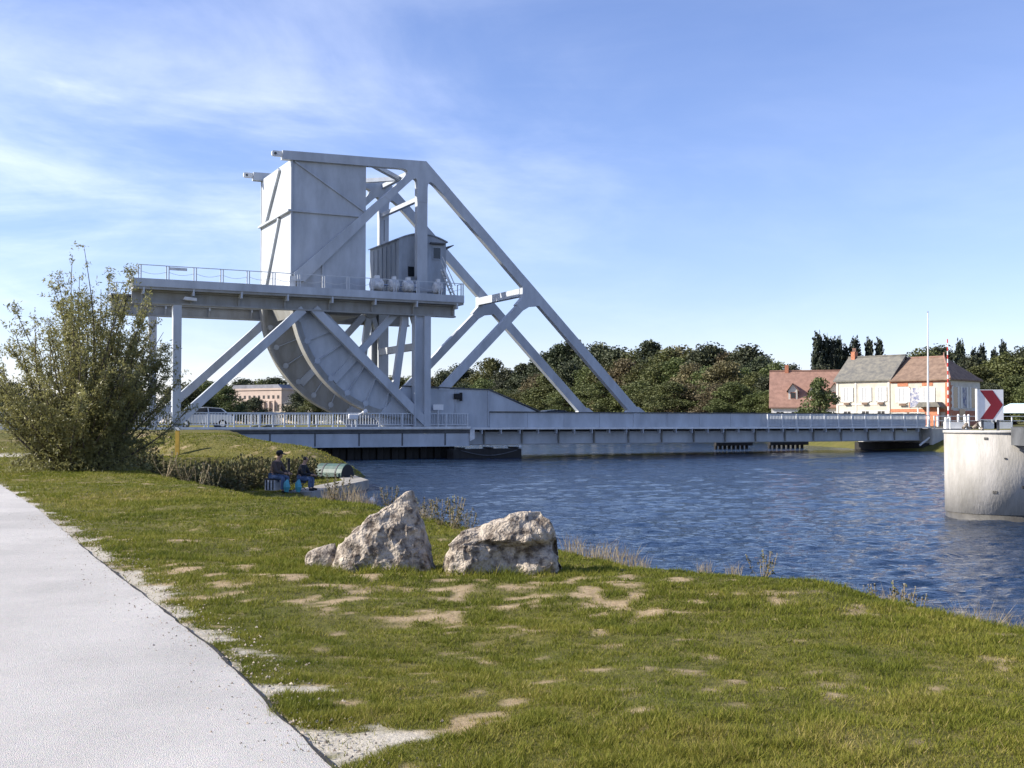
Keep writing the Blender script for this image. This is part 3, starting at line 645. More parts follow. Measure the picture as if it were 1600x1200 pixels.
# ------------------------------------------------------------------ quay, green float
qv = Vector((-6.0+7.15, 48.1-38.2, 0)); qa = math.atan2(qv.y, qv.x)
qy = empty('concrete_quay', (-7.15, 38.2, 0), qa); tag(qy, 'low concrete quay edge at the water where the anglers sit', 'quay')
nq = 6; LQ = qv.length/nq
for i in range(1, nq): MB().box(i*LQ+.012, (i+1)*LQ-.012, -.05, .95, -.8, .36).build('quay_block', 'quay_concrete_shaded', qy, bevel=.02)
MB().box(LQ, LQ*nq, -.13, -.052, -.6, -.08).build('waling', 'timber_dark', qy)
q2 = empty('quay_return', (-6.0, 48.1, 0), math.atan2(7.0, -1.9)); tag(q2, 'short concrete quay arm turning back towards the bridge', 'quay')
for i in range(3): MB().box(i*2.4+.2, i*2.4+2.58, -.05, .9, -.8, .35).build('quay_block', 'quay_concrete_shaded', q2, bevel=.02)
gf = empty('green_float', (-7.85, 51.0, .38), R(160)); tag(gf, 'long green half round float lying on the quay behind the anglers', 'float')
MB().prism([(.55*math.cos(t*math.pi/10), .62*math.sin(t*math.pi/10)) for t in range(11)], -.85, .85).build('shell', 'green_float', gf); gf.rotation_euler = (0, 0, R(62)); gf.scale = (.9, .85, .9)
for s in (-1, 1): MB().prism([(.5*math.cos(t*math.pi/10), .57*math.sin(t*math.pi/10)) for t in range(11)], s*.86-.01, s*.86+.01).build('end_plate', 'rubber', gf)
for y in (-.45, .4): MB().prism([(.57*math.cos(t*math.pi/10), .64*math.sin(t*math.pi/10)) for t in range(11)], y-.04, y+.04).build('strap', 'bridge_dark', gf)
buoy = MB().tube([(0, 0, -.1), (0, 0, .06), (0, 0, .16)], [.08, .12, .04], 10).build('mooring_buoy', 'white_paint'); buoy.location = (at_px(582, 40), 40, 0.0); tag(buoy, 'tiny white buoy floating under the end of the quay', 'buoy')

# ------------------------------------------------------------------ anglers
def skinned(name, chains, mat_, parent, sub=2, smooth=True):
    vs_ = []; es = []; rs = []
    key = {}
    for ch in chains:
        prev = None
        for (p, r) in ch:
            k = tuple(round(c, 4) for c in p)
            if k not in key: key[k] = len(vs_); vs_.append(p); rs.append(r)
            i = key[k]
            if prev is not None and prev != i: es.append((prev, i))
            prev = i
    me = bpy.data.meshes.new(name); me.from_pydata(vs_, es, []); me.materials.append(M[mat_])
    o = link(bpy.data.objects.new(name, me), parent)
    md = o.modifiers.new('skin', 'SKIN'); md.use_smooth_shade = True
    for i, d in enumerate(me.skin_vertices[0].data):
        r = rs[i]; d.radius = (r, r) if not hasattr(r, '__len__') else r; d.use_root = (i == 0)
    s = o.modifiers.new('sub', 'SUBSURF'); s.levels = sub; s.render_levels = sub
    return o
def angler(loc, rz, label, jacket, cap, lean, sc=1.0, seat=.42):
    p = empty('person', loc, rz); p.scale = (sc, sc, sc); tag(p, label, 'person', 'anglers on the quay')
    # local frame: faces +x, seated with hip at height 'seat'
    hip = (0, 0, seat+.08); ch = (lean, 0, seat+.48); nk = (lean+.05, 0, seat+.60); hd = (lean+.10, 0, seat+.74); top = (lean+.11, 0, seat+.84)
    body = [[(hip, .13), ((lean*.5, 0, seat+.28), .13), (ch, .14), (nk, .055), (hd, .085), (top, .07)]]
    jk = [[(hip, .155), ((lean*.5, 0, seat+.28), .16), (ch, .165), ((lean+.04, 0, seat+.57), .08)]]; tr = []; shoes = []; hands = []
    for s in (-1, 1):
        kn = (.43, s*.13, seat+.07); an = (.40, s*.13, .09); toe = (.55, s*.14, .04)
        body.append([(hip, .13), ((.06, s*.1, seat+.05), .085), (kn, .06), (an, .04), (toe, .035)])
        tr.append([(hip, .15), ((.06, s*.1, seat+.06), .1), (kn, .078), (an, .062)]); shoes.append([((.38, s*.13, .06), .055), ((.50, s*.14, .05), .05), ((.60, s*.145, .04), .035)])
        sh = (lean, s*.19, seat+.50); el = (lean+.13, s*.25, seat+.25); wr = (lean+.36, s*.12, seat+.20); hn = (lean+.43, s*.08, seat+.19)
        body.append([(ch, .14), (sh, .06), (el, .042), (wr, .03), (hn, .035)]); jk.append([(ch, .165), (sh, .08), (el, .062), (wr, .045)])
        for k in range(4): hands.append([(hn, .02), ((hn[0]+.05, hn[1]-s*.01+(k-1.5)*.018, hn[2]-.005), .010), ((hn[0]+.075, hn[1]-s*.015+(k-1.5)*.018, hn[2]-.035), .009)])
        hands.append([(hn, .02), ((hn[0]+.02, hn[1]-s*.04, hn[2]+.02), .011), ((hn[0]+.055, hn[1]-s*.05, hn[2]+.01), .009)])
    body.append([(hd, .085), ((hd[0]+.098, 0, hd[2]-.005), .016)])
    b = skinned('body', body, 'skin', p); skinned('jacket', jk, jacket, p); skinned('trousers', tr, 'denim', p)
    for s_ in shoes: skinned('shoe', [s_], 'rubber', p, 1)
    for side_ in (hands[:5], hands[5:]): skinned('hand', side_, 'skin', p, 1)
    hr = skinned('hair', [[((hd[0]-.03, 0, hd[2]-.03), .09), ((hd[0]-.015, 0, hd[2]+.06), .1), ((hd[0]+.02, 0, hd[2]+.10), .075)]], 'hair', p)
    if cap:
        MB().tube([(hd[0]+.0, 0, hd[2]+.05), (hd[0], 0, hd[2]+.11), (hd[0]-.01, 0, hd[2]+.17)], [.118, .115, .06], 14).build('cap', 'jacket_black', p, smooth=True)
        MB().prism([(hd[0]+.09, hd[2]+.05), (hd[0]+.22, hd[2]+.03), (hd[0]+.22, hd[2]+.045), (hd[0]+.09, hd[2]+.075)], -.08, .08).build('cap_peak', 'jacket_black', p)
    return p
a1 = (at_px(428, 40.2), 40.2, .30); a2 = (at_px(470, 40.6), 40.6, .36)
angler(a1, R(-20), 'seated angler in a brown jacket, jeans and dark cap', 'jacket_brown', True, .12, 1.12)
angler(a2, R(-12), 'seated bareheaded angler in a black top and jeans beside the water', 'jacket_black', False, .10, .98, .36)
for (x, y, _), nm, lb in ((a1, 'tackle_seat', 'grey striped tackle box the capped angler sits on'), (a2, 'folding_stool', 'low dark stool under the bareheaded angler')):
    e = empty(nm, (x-.02, y, .36), R(-16)); tag(e, lb, 'seat')
    if nm == 'tackle_seat':
        MB().box(-.2, .2, -.22, .22, .03, .40).build('box', 'box_grey', e, bevel=.02); MB().box(-.21, .21, -.23, .23, .40, .45).build('lid', 'jacket_black', e)
        for k in (-.12, 0, .12): MB().box(k-.025, k+.025, -.226, -.219, .05, .39).build('stripe', 'rubber', e)
    else:
        MB().box(-.18, .18, -.2, .2, .32, .36).build('seat', 'jacket_black', e)
        for s in (-1, 1):
            for k in (-1, 1): MB().beam((k*.16, s*.18, 0), (-k*.16, s*.18, .32), .025, .025).build('leg', 'bridge_dark', e)
for dx, lb in ((.55, 'crumpled turquoise bag at the capped angler\'s feet'), (.95, 'turquoise bag between the two seated anglers')):
    b = MB().tube([(0, 0, 0), (.02, 0, .16), (.0, .03, .32), (.03, .02, .42)], [.07, .13, .10, .03], 5).build('carrier_bag', 'bag_cyan_shaded'); b.location = (a1[0]+dx, 39.75, .36); tag(b, lb, 'bag', 'bags by the anglers')
pole = MB().tube([(0, 0, 0), (.02, 0, 1.15)], .05, 7).build('mooring_post', 'timber_dark'); pole.location = (at_px(451, 42), 42, .3); tag(pole, 'short wooden mooring post between the two anglers', 'post')

# ------------------------------------------------------------------ boulders
def boulder(name, pts, loc, label, seed, amp=.05, under=False):
    bm = bmesh.new(); [bm.verts.new(p) for p in pts]; r = bmesh.ops.convex_hull(bm, input=bm.verts)
    bmesh.ops.delete(bm, geom=[g for g in r['geom_interior'] if isinstance(g, bmesh.types.BMVert)], context='VERTS')
    bmesh.ops.triangulate(bm, faces=bm.faces)
    for it in range(4): bmesh.ops.subdivide_edges(bm, edges=[e for e in bm.edges if e.calc_length() > .045], cuts=1, use_grid_fill=True); bmesh.ops.triangulate(bm, faces=bm.faces)
    bmesh.ops.smooth_vert(bm, verts=bm.verts, factor=.4, use_axis_x=True, use_axis_y=True, use_axis_z=True); bm.normal_update()
    for v in bm.verts:
        p = v.co*1.0+Vector((seed, seed*2, 0)); n_ = v.normal.copy()
        d = mnoise.noise(p*2.6)*amp*1.3+(abs(mnoise.noise(p*5.5))-.25)*-amp*1.0+mnoise.noise(p*14)*amp*.32+mnoise.noise(p*34)*amp*.14
        c = mnoise.cell(p*4.2)*amp*.55
        v.co += n_*(d+c*.6)
        if under and v.co.y < .05 and v.co.x > -.30: k_ = min(1, max(0, (v.co.x+.30)/.2))*min(1, max(0, (.43-v.co.z)/.07)); v.co.y += .20*k_*(.8+.5*mnoise.noise(p*6))
    me = bpy.data.meshes.new(name); bm.to_mesh(me); bm.free(); me.materials.append(M['boulder'])
    o = link(bpy.data.objects.new(name, me)); o.location = loc; tag(o, label, 'boulder', 'boulders on the grass'); return o
b1 = [(-.58,-.05,0),(-.45,-.35,0),(.1,-.4,-.05),(.6,-.2,0),(.62,.15,0),(.1,.5,0),(-.5,.4,0),(-.52,-.1,.22),(-.32,-.25,.45),(-.38,.2,.42),(-.12,-.12,.66),(.30,.0,.92),(.33,.08,.90),(.25,.06,.88),(.42,-.05,.58),(.5,-.15,.35),(.58,-.1,.16),(.0,-.36,.32),(.3,-.33,.28),(.15,.35,.6),(-.1,.4,.5),(-.2,-.36,.2)]
boulder('boulder', [(p[0]*.95, p[1], p[2]*.97) for p in b1], (-1.42, 12.7, hz(-1.42, 12.7)-.05), 'pale pointed limestone boulder rising to a sharp peak on the grass', 3.1)
b2 = [(-.60,-.05,0),(-.5,-.35,0),(.1,-.38,-.05),(.62,-.25,0),(.68,.2,0),(.2,.5,0),(-.5,.4,0),(-.6,-.1,.25),(-.54,-.2,.42),(-.2,-.35,.40),(-.38,.0,.50),(-.1,.05,.58),(.1,.0,.66),(.3,.02,.74),(.45,.05,.73),(.52,.0,.62),(.58,-.05,.35),(.3,-.35,.36),(.55,-.25,.3),(.4,.3,.6),(-.3,.35,.45),(-.3,-.36,.15)]
boulder('boulder', b2, (-.13, 12.5, hz(-.13, 12.5)-.05), 'long rounded limestone boulder with a dark undercut front and flat top ledge', 8.7, under=True)
b3 = [(p[0]*.32, p[1]*.4, p[2]*.42) for p in b2]
boulder('boulder', b3, (-2.1, 12.85, hz(-2.1, 12.85)-.03), 'small pale stone lying against the foot of the pointed boulder', 5.2, .02)

# ------------------------------------------------------------------ cars
def car(loc, rz, paint, label, L_=4.2):
    e = empty('parked_car' if False else 'car', loc, rz); tag(e, label, 'car'); h = L_/2
    prof = fillet([(-h, .35), (-h+.02, .85), (-h+.25, .98), (-.9, 1.02), (1.0, .98), (h-.1, .78), (h, .6), (h-.02, .3)], {1: .1, 5: .15})
    MB().prism(prof, -.82, .82).build('body', paint, e, bevel=.06)
    cb = MB(); pr_ = [(-h+.35, .98), (-h+.85, 1.40), (-.2, 1.47), (.45, 1.40), (1.25, .96)]
    V = [(x, -.76+(z-.98)*.34, z) for x, z in pr_]+[(x, .76-(z-.98)*.34, z) for x, z in pr_]; n_ = len(pr_)
    cb.add(V, [tuple(range(n_-1, -1, -1)), tuple(range(n_, 2*n_))]+[(i, i+1, i+1+n_, i+n_) for i in range(n_-1)]).build('windows', 'glass_dark', e)
    rf = [(-h+.78, 1.36), (-h+.9, 1.44), (-.2, 1.51), (.42, 1.45), (.5, 1.38), (.40, 1.40), (-.2, 1.465), (-h+.88, 1.39)]
    MB().prism(rf, -.64, .64).build('roof', paint, e, bevel=.02)
    for s in (-1, 1):
        for (x0, z0), (x1, z1) in (((-h+.32, .97), (-h+.84, 1.41)), ((.47, 1.42), (1.28, .96)), ((-.35, .98), (-.3, 1.46))):
            MB().beam((x0, s*.77, z0), (x1, s*.63, z1), .05, .07).build('window_pillar', paint, e)
        for x in (-h+.8, h-.8):
            wl_ = MB().tube([(x, s*.62, .31), (x, s*.84, .31)], .31, 18).build('wheel', 'rubber', e); MB().tube([(x, s*.83, .31), (x, s*.855, .31)], .19, 12).build('rim', 'chrome', wl_)
        MB().box(h-.12, h-.01, s*.55-.15, s*.55+.15, .6, .74).build('headlight', 'chrome', e); MB().box(-h-.01, -h+.06, s*.6-.12, s*.6+.12, .7, .85).build('tail_light', 'lamp_red', e)
        MB().box(.85, 1.0, s*.88-.07, s*.88+.07, .98, 1.1).build('mirror', paint, e)
    return e
car(uv(-13.6, 2.0, 2.335), BR+math.pi, 'car_silver', 'silver hatchback car behind the approach railing near the willow')
car(uv(17.5, 5.6, 2.335), BR, 'car_dark', 'dark car crossing the lift span, only its roof showing')

# ------------------------------------------------------------------ vegetation
def leaves_mesh(name, P, size, aspect, material, seed, droop=0.):
    g = np.random.default_rng(seed); n = len(P); a = g.normal(size=(n, 3)); a[:, 2] -= droop; a /= np.linalg.norm(a, axis=1)[:, None]
    b = g.normal(size=(n, 3)); b -= a*(a*b).sum(1)[:, None]; b /= np.linalg.norm(b, axis=1)[:, None]
    s = size*(.6+.8*g.random(n))[:, None]; l = a*s; w_ = b*s*aspect
    co = np.stack([P-l*.5, P+w_*.5, P+l*.5, P-w_*.5], 1).reshape(-1, 3)
    return np_mesh(name, co, np.arange(n*4).reshape(-1, 4), material)
def tree(name, label, cat, loc, hgt, rad, leafmat, seed, nclump=42, per=75, leaf=.45, shape='round', group=None, trunk_h=.3, proto=None):
    e = empty(name, loc); tag(e, label, cat, group); g = np.random.default_rng(seed); r0 = random.Random(seed)
    tk = MB(); tk.tube([(0, 0, -.4), (.05*rad, 0, hgt*trunk_h), (.02, .03*rad, hgt*.7), (0, 0, hgt*.93)], [.03*hgt, .024*hgt, .012*hgt, .004*hgt], 7)
    cs_ = []
    for i in range(nclump):
        t = r0.random(); th = r0.random()*2*math.pi
        if shape == 'round': zz = trunk_h*.75+(1-trunk_h*.75)*t; prof = math.sin(math.pi*min(1, .15+.85*t)**.8)**.6 if t < .98 else .15
        elif shape == 'poplar': zz = .08+.9*t; prof = math.sin(math.pi*(.12+.86*t))**.7
        else: zz = trunk_h*.5+(1-trunk_h*.5)*t; prof = (1-t)**.75+.08
        rr2 = rad*prof*math.sqrt(r0.random())*.92; c = np.array([rr2*math.cos(th), rr2*math.sin(th), hgt*zz*.96]); cs_.append(c)
        if i % 2 == 0: z0 = max(hgt*trunk_h*.7, c[2]-rad*.8); tk.tube([(0, 0, z0*.9), tuple(c*np.array([.5, .5, 1])-np.array([0, 0, .1*rad])), tuple(c)], [.009*hgt, .006*hgt, .002*hgt], 5, False)
    tk.build('trunk', 'bark', e)
    P = []
    for c in cs_:
        cr = rad*(.22+.2*r0.random()) if shape != 'poplar' else rad*(.4+.25*r0.random()); d = g.normal(size=(per, 3)); d /= np.linalg.norm(d, axis=1)[:, None]; q = g.random(per)**.45
        P.append(c+d*(cr*q)[:, None]*np.array([1, 1, .8 if shape != 'poplar' else 1.5]))
    link(bpy.data.objects.new('crown', leaves_mesh('crown', np.concatenate(P), leaf, .7, leafmat, seed)), e)
    return e
def place(px, top_py, Y, zg): return ((px-800)/1800*Y, Y, zg), EYE+(660-top_py)/1800*Y-zg
# wood on the far bank: a few grown trees, copied one by one
protos = {}
for nm, lm, shp, sd_, lf in (('broad', 'leaf_green', 'round', 1, .34), ('broad2', 'leaf_green', 'round', 2, .34), ('rust', 'leaf_rust', 'round', 3, .34), ('dark', 'leaf_dark', 'round', 4, .34), ('pine', 'leaf_dark', 'cone', 5, .34), ('broad3', 'leaf_green', 'round', 6, .34), ('poplar', 'leaf_poplar', 'poplar', 7, .5)):
    protos[nm] = tree('poplar_tree' if shp == 'poplar' else 'broadleaf_tree' if shp == 'round' else 'pine_tree', 'x', 'tree', (0, 0, 0), 12., 4.6 if shp == 'round' else (3.4 if shp == 'cone' else 1.5), lm, sd_, 64 if shp != 'poplar' else 50, 170 if shp != 'poplar' else 90, lf, shp, trunk_h=.18)
used = set()
def put(kind, px, top_py, Y, wscale, label, group, zg=2.2):
    loc, h = place(px, top_py, Y, zg); o = protos[kind]
    if kind in used: o = copy_tree(o)
    used.add(kind); o.location = loc; s = h/12.; ws = s*wscale; o.scale = (ws, ws, s); o.rotation_euler = (0, 0, rng.random()*6.28); tag(o, label, 'tree', group); return o
def bankY(px, off):
    r = (px-800)/1800.; u0 = 70+off; p0 = BO+UD*u0
    t = (r*p0.y-p0.x)/(VD.x-r*VD.y); return p0.y+VD.y*t
LBK = {'pine': 'dark pine standing up out of the far bank wood behind the lift span', 'dark': 'dark evergreen crown in the wood on the far bank', 'rust': 'russet autumn crown in the wood on the far bank'}
LBG = {0: 'green broadleaf tree along the skyline of the far bank wood', 1: 'green broadleaf tree in the middle of the far bank wood', 2: 'low green tree at the foot of the far bank wood, right by the water'}
back = [(600,592,'dark'),(640,588,'broad'),(672,590,'rust'),(694,580,'dark'),(720,572,'dark'),(745,582,'broad'),(766,562,'broad2'),(792,578,'dark'),(815,568,'pine'),(838,566,'dark'),(858,552,'dark'),(874,538,'pine'),(897,536,'dark'),(916,552,'dark'),(938,540,'dark'),(962,546,'dark'),(988,548,'broad'),(1016,532,'pine'),(1042,545,'broad'),(1062,543,'rust'),(1086,546,'broad3'),(1108,541,'dark'),(1118,544,'pine'),(1140,552,'rust'),(1166,543,'dark'),(1190,560,'dark'),(1212,566,'broad'),(1236,572,'dark')]
mid = [(690,606,'broad3'),(725,600,'dark'),(755,592,'broad'),(785,598,'dark'),(812,588,'dark'),(842,585,'rust'),(868,575,'broad'),(893,568,'dark'),(920,575,'broad2'),(948,570,'broad'),(975,562,'rust'),(1000,570,'broad3'),(1028,566,'broad'),(1056,562,'broad2'),(1082,568,'rust'),(1105,572,'broad'),(1132,566,'rust'),(1158,575,'broad3'),(1180,582,'broad'),(1206,588,'dark')]
low = [(706,615,'broad'),(740,612,'broad2'),(778,608,'broad'),(810,612,'broad3'),(838,606,'broad'),(862,602,'broad2'),(890,604,'broad3'),(916,600,'broad'),(945,596,'broad2'),(972,600,'rust'),(998,596,'broad'),(1025,602,'broad3'),(1050,598,'broad2'),(1075,600,'rust'),(1100,604,'broad'),(1124,600,'rust'),(1146,598,'broad2'),(1170,604,'broad'),(1194,610,'broad3'),(1214,612,'broad')]
def WHERE(px):
    for lim, s in ((685, 'seen between the segment and the column'), (775, 'just above the haunch'), (850, 'past the haunch slope'), (890, 'by the foot of the farther diagonal'), (960, 'between the feet of both diagonals'), (1010, 'by the foot of the nearer diagonal'), (1080, 'over the plain parapet'), (1150, 'over the parapet before the railing'), (1300, 'beside the red roofed house')):
        if px < lim: return s
for row, (lst, off) in enumerate(((back, 26), (mid, 14), (low, 4))):
    for i, (px, py, kd) in enumerate(lst):
        put(kd, px, py+1, bankY(px, off+rng.random()*5), (1.15, 1.3, 1.5)[row]*(.9+.25*rng.random())*(1.25 if row == 2 else 1), LBK.get(kd, LBG[row]).replace(' in the wood on the far bank', '').replace(' in the middle of the far bank wood', '').replace(' along the skyline of the far bank wood', '').replace(' at the foot of the far bank wood, right by the water', '').replace(' standing up out of the far bank wood behind the lift span', '')+', '+('skyline row', 'middle row', 'front row')[row]+' of the wood, '+WHERE(px), 'wood on the far bank')
for px, py, kd, Y in ((1250, 590, 'dark', 185), (1285, 575, 'dark', 215), (1340, 575, 'dark', 215), (1440, 548, 'broad', 200), (1468, 545, 'dark', 205), (1530, 575, 'broad2', 180), (1552, 562, 'broad', 190), (1580, 550, 'broad3', 185), (1610, 545, 'dark', 185), (1545, 600, 'dark', 165), (1585, 590, 'broad2', 165), (1620, 590, 'broad', 160), (1520, 560, 'dark', 215), (1395, 570, 'dark', 215)):
    put(kd, px, py, Y, 1.35, ('dark' if kd == 'dark' else 'green')+(' tree crown rising behind the cafe roof' if 1400 < px < 1500 else ' tree crown rising behind the red roofed house' if px < 1300 else ' tree crown rising behind the slate roof' if px < 1400 else ' full tree to the side of the cafe, tall and farther back' if Y > 170 else ' full tree to the side of the cafe, lower and behind the chevron board'), 'trees behind the houses')
for px, py in ((1278, 508), (1291, 513), (1301, 518), (1311, 517), (1322, 530), (1336, 517), (1358, 518), (1374, 518), (1502, 521), (1523, 535), (1535, 529), (1555, 535), (1568, 522)):
    put('poplar', px, py, 235, .42+.1*rng.random(), ('tall dark poplar in the dense clump behind the red roofed house' if px < 1330 else 'tall slim dark poplar standing apart behind the slate roof ridge') if px < 1400 else 'tall dark poplar behind the cafe, on the chevron board\'s side', 'poplars')
for px, py, kd, Y in ((295, 600, 'broad', 380), (318, 594, 'broad', 400), (338, 598, 'dark', 420), (352, 606, 'broad2', 380), (385, 628, 'dark', 440), (398, 622, 'dark', 430), (470, 612, 'dark', 420), (492, 618, 'broad', 380), (520, 612, 'dark', 380), (550, 606, 'broad', 330), (575, 598, 'dark', 300), (615, 590, 'broad2', 280), (270, 606, 'dark', 380), (20, 600, 'dark', 300), (0, 606, 'broad', 300), (-30, 600, 'dark', 310), (60, 610, 'dark', 320), (110, 612, 'broad', 330), (160, 612, 'dark', 340), (215, 610, 'broad2', 350), (430, 592, 'dark', 640), (410, 594, 'broad', 640), (380, 594, 'dark', 640)):
    put(kd, px, py, Y, 1.6, ('distant dark crown rising directly behind the mansion roof' if py < 596 and Y > 600 else 'distant tree standing right in front of the mansion wall' if 380 < px < 400 else 'distant tree beside the mansion, behind the raking struts' if px < 360 else 'distant tree seen beyond the rolling segments, beside the mansion') if px > 250 else 'distant tree low on the horizon behind the willow bush', 'distant trees')
hb = tree('garden_tree', 'bushy olive green tree in front of the red roofed house', 'tree', ((1279-800)/1800*138, 138, 2.2), 5.6, 2.5, 'leaf_green', 31, 50, 90, .28, 'round', trunk_h=.1)
# the big willow bush
def willow(loc):
    e = empty('willow_bush', loc); tag(e, 'large airy grey green willow bush beside the gravel path', 'bush'); r0 = random.Random(5)
    st = MB(); P = []
    for i in range(112):
        az = r0.random()*2*math.pi; k = math.sqrt((i+.5)/112); tilt = R(3+60*k**1.35)+r0.uniform(-.08, .08); ln = (7.9-4.0*k**1.5)*(r0.uniform(.78, 1.03))
        lean = .9 if math.cos(az) > 0 else .98; dx = math.sin(tilt)*math.cos(az)*lean+.05; dy = math.sin(tilt)*math.sin(az); dz = math.cos(tilt)
        pts = []; x, y, z = r0.uniform(-.4, .4), r0.uniform(-.4, .4), -.2; D = Vector((dx, dy, dz)).normalized(); S = 9
        for j in range(S+1):
            pts.append(Vector((x, y, z))); D = (D+Vector((r0.uniform(-.1, .1), r0.uniform(-.1, .1), .05+r0.uniform(-.05, .05)))).normalized(); x += D.x*ln/S; y += D.y*ln/S; z += D.z*ln/S
        st.tube(pts, [.045*(1-j/(S+.5))+.006 for j in range(S+1)], 5, False)
        for m_ in range(42):
            t = r0.uniform(.10, 1)*S; a = min(int(t), S-1); f = t-a; b0 = pts[a].lerp(pts[a+1], f); d0 = (pts[a+1]-pts[a]).normalized()
            td = (d0*.7+Vector((r0.gauss(0, 1), r0.gauss(0, 1), r0.gauss(.1, .6))).normalized()*.9).normalized(); tl = r0.uniform(.3, 1.05)*(1.15-.55*t/S)
            if m_ % 3 == 0: st.tube([b0, b0+td*tl*.5, b0+td*tl+Vector((0, 0, -.05))], [.009, .006, .003], 3, False)
            for q in range(26):
                f2 = r0.random(); P.append(tuple(b0+td*tl*f2+Vector((r0.gauss(0, .055), r0.gauss(0, .055), r0.gauss(0, .055)))))
    for i in range(3500):                      # suckers and leaves low round the foot
        a = r0.random()*6.283; q = 2.6*math.sqrt(r0.random()); P.append((q*math.cos(a), q*math.sin(a)*.7, abs(r0.gauss(.1, .45))))
    st.build('stems', 'bark', e); link(bpy.data.objects.new('foliage', leaves_mesh('foliage', np.array(P), .115, .30, 'willow_leaf', 8, .1)), e)
    return e
willow((at_px(125, 38.5), 38.5, hz(at_px(125, 38.5), 38.5)-.05))
# low scrub along the spit and behind the anglers
def scrub(loc, rx, rz, label, seed, lm='weed_leaf', n=1500, leaf=.14):
    g = np.random.default_rng(seed); e = empty('scrub_bush', loc); tag(e, label, 'bush', 'scrub along the bank'); st = MB()
    d = g.normal(size=(n, 3)); d /= np.linalg.norm(d, axis=1)[:, None]; d[:, 2] = np.abs(d[:, 2]); P = d*(g.random(n)**.4)[:, None]*np.array([rx, rx*.8, rz])*(.7+.5*fbm(d[:, 0]*2+seed, d[:, 1]*2, 2, seed))[:, None]
    for i in range(12): q = P[i*7]; st.tube([(0, 0, -.1), tuple(q*.5), tuple(q)], [.02, .012, .004], 4, False)
    st.build('stems', 'bark', e); link(bpy.data.objects.new('foliage', leaves_mesh('foliage', P, leaf, .55, lm, seed)), e)
SC = [(205,42,1.4,1.0),(240,43,1.6,1.1),(280,42,1.5,1.0),(315,41,1.6,1.1),(350,42,1.5,1.2),(385,43,1.4,1.2),(412,45,1.3,1.2),(440,47,1.4,1.2),(466,50,1.2,1.1),(478,52,1.0,1.0),(330,48,1.4,1.0),(375,50,1.5,.9),(420,52,1.4,1.0),(300,46,1.5,.9),(165,42,1.5,.9),(120,41,1.4,.8),(70,42,1.2,.7)]
for i, (px, Y, rx, rz_) in enumerate(SC):
    x = at_px(px, Y); lb = 'shaded bramble scrub at the foot of the willow bush' if px < 300 else 'bramble scrub on the bank right behind the anglers' if px > 400 else 'bramble scrub between the willow bush and the capped angler'
    scrub((x, Y, hz(x, Y)-.1), rx, rz_, lb, 100+i)
# dry grass clumps and flowering weeds on the crest of the bank
def blades(n, rad, h, wd, seed, lean=.35):
    r0 = random.Random(seed); m = MB()
    for i in range(n):
        a = r0.random()*6.283; q = rad*math.sqrt(r0.random()); x, y = q*math.cos(a), q*math.sin(a); hh = h*r0.uniform(.5, 1.1); lx, ly = r0.gauss(0, lean)*hh, r0.gauss(0, lean)*hh; c, s = math.cos(a*3)*wd, math.sin(a*3)*wd
        m.add([(x-c, y-s, -.05), (x+c, y+s, -.05), (x+lx*.4+c*.7, y+ly*.4+s*.7, hh*.6), (x+lx*.4-c*.7, y+ly*.4-s*.7, hh*.6), (x+lx, y+ly, hh)], [(0, 1, 2, 3), (3, 2, 4)])
    return m
dg = None
for i, (px, Y, s) in enumerate(((895,15.7,.8),(925,15.4,.7),(950,15.1,.95),(975,14.7,.8),(1000,14.3,.6),(1100,13.6,.5),(1145,13.3,.5),(1360,11.9,.55),(1385,11.7,.7),(1490,11.1,1.0),(1515,11.0,1.15),(1545,10.85,1.2),(1575,10.7,1.2),(1600,10.5,1.0),(660,20.5,.9),(550,24.5,1.3),(575,24.3,1.0),(520,25,1.1))):
    Y *= .95; x = at_px(px, Y)
    if dg is None: o = dg = empty('dry_grass_clump'); blades(80, .17, .36, .0035, 3).build('blades', 'dry_grass', dg)
    else: o = copy_tree(dg)
    o.location = (x, Y, hz(x, Y)); o.rotation_euler = (0, 0, i*1.7); o.scale = (s, s, s)
    tag(o, 'tuft of dry straw coloured grass on the bank edge below the concrete pier' if px > 1300 else 'tuft of dry grass on the bank edge to the side of the long boulder' if px > 800 else 'tuft of dry grass on the bank edge between the quay and the boulders', 'grass tuft', 'dry tufts along the bank')
wd = None
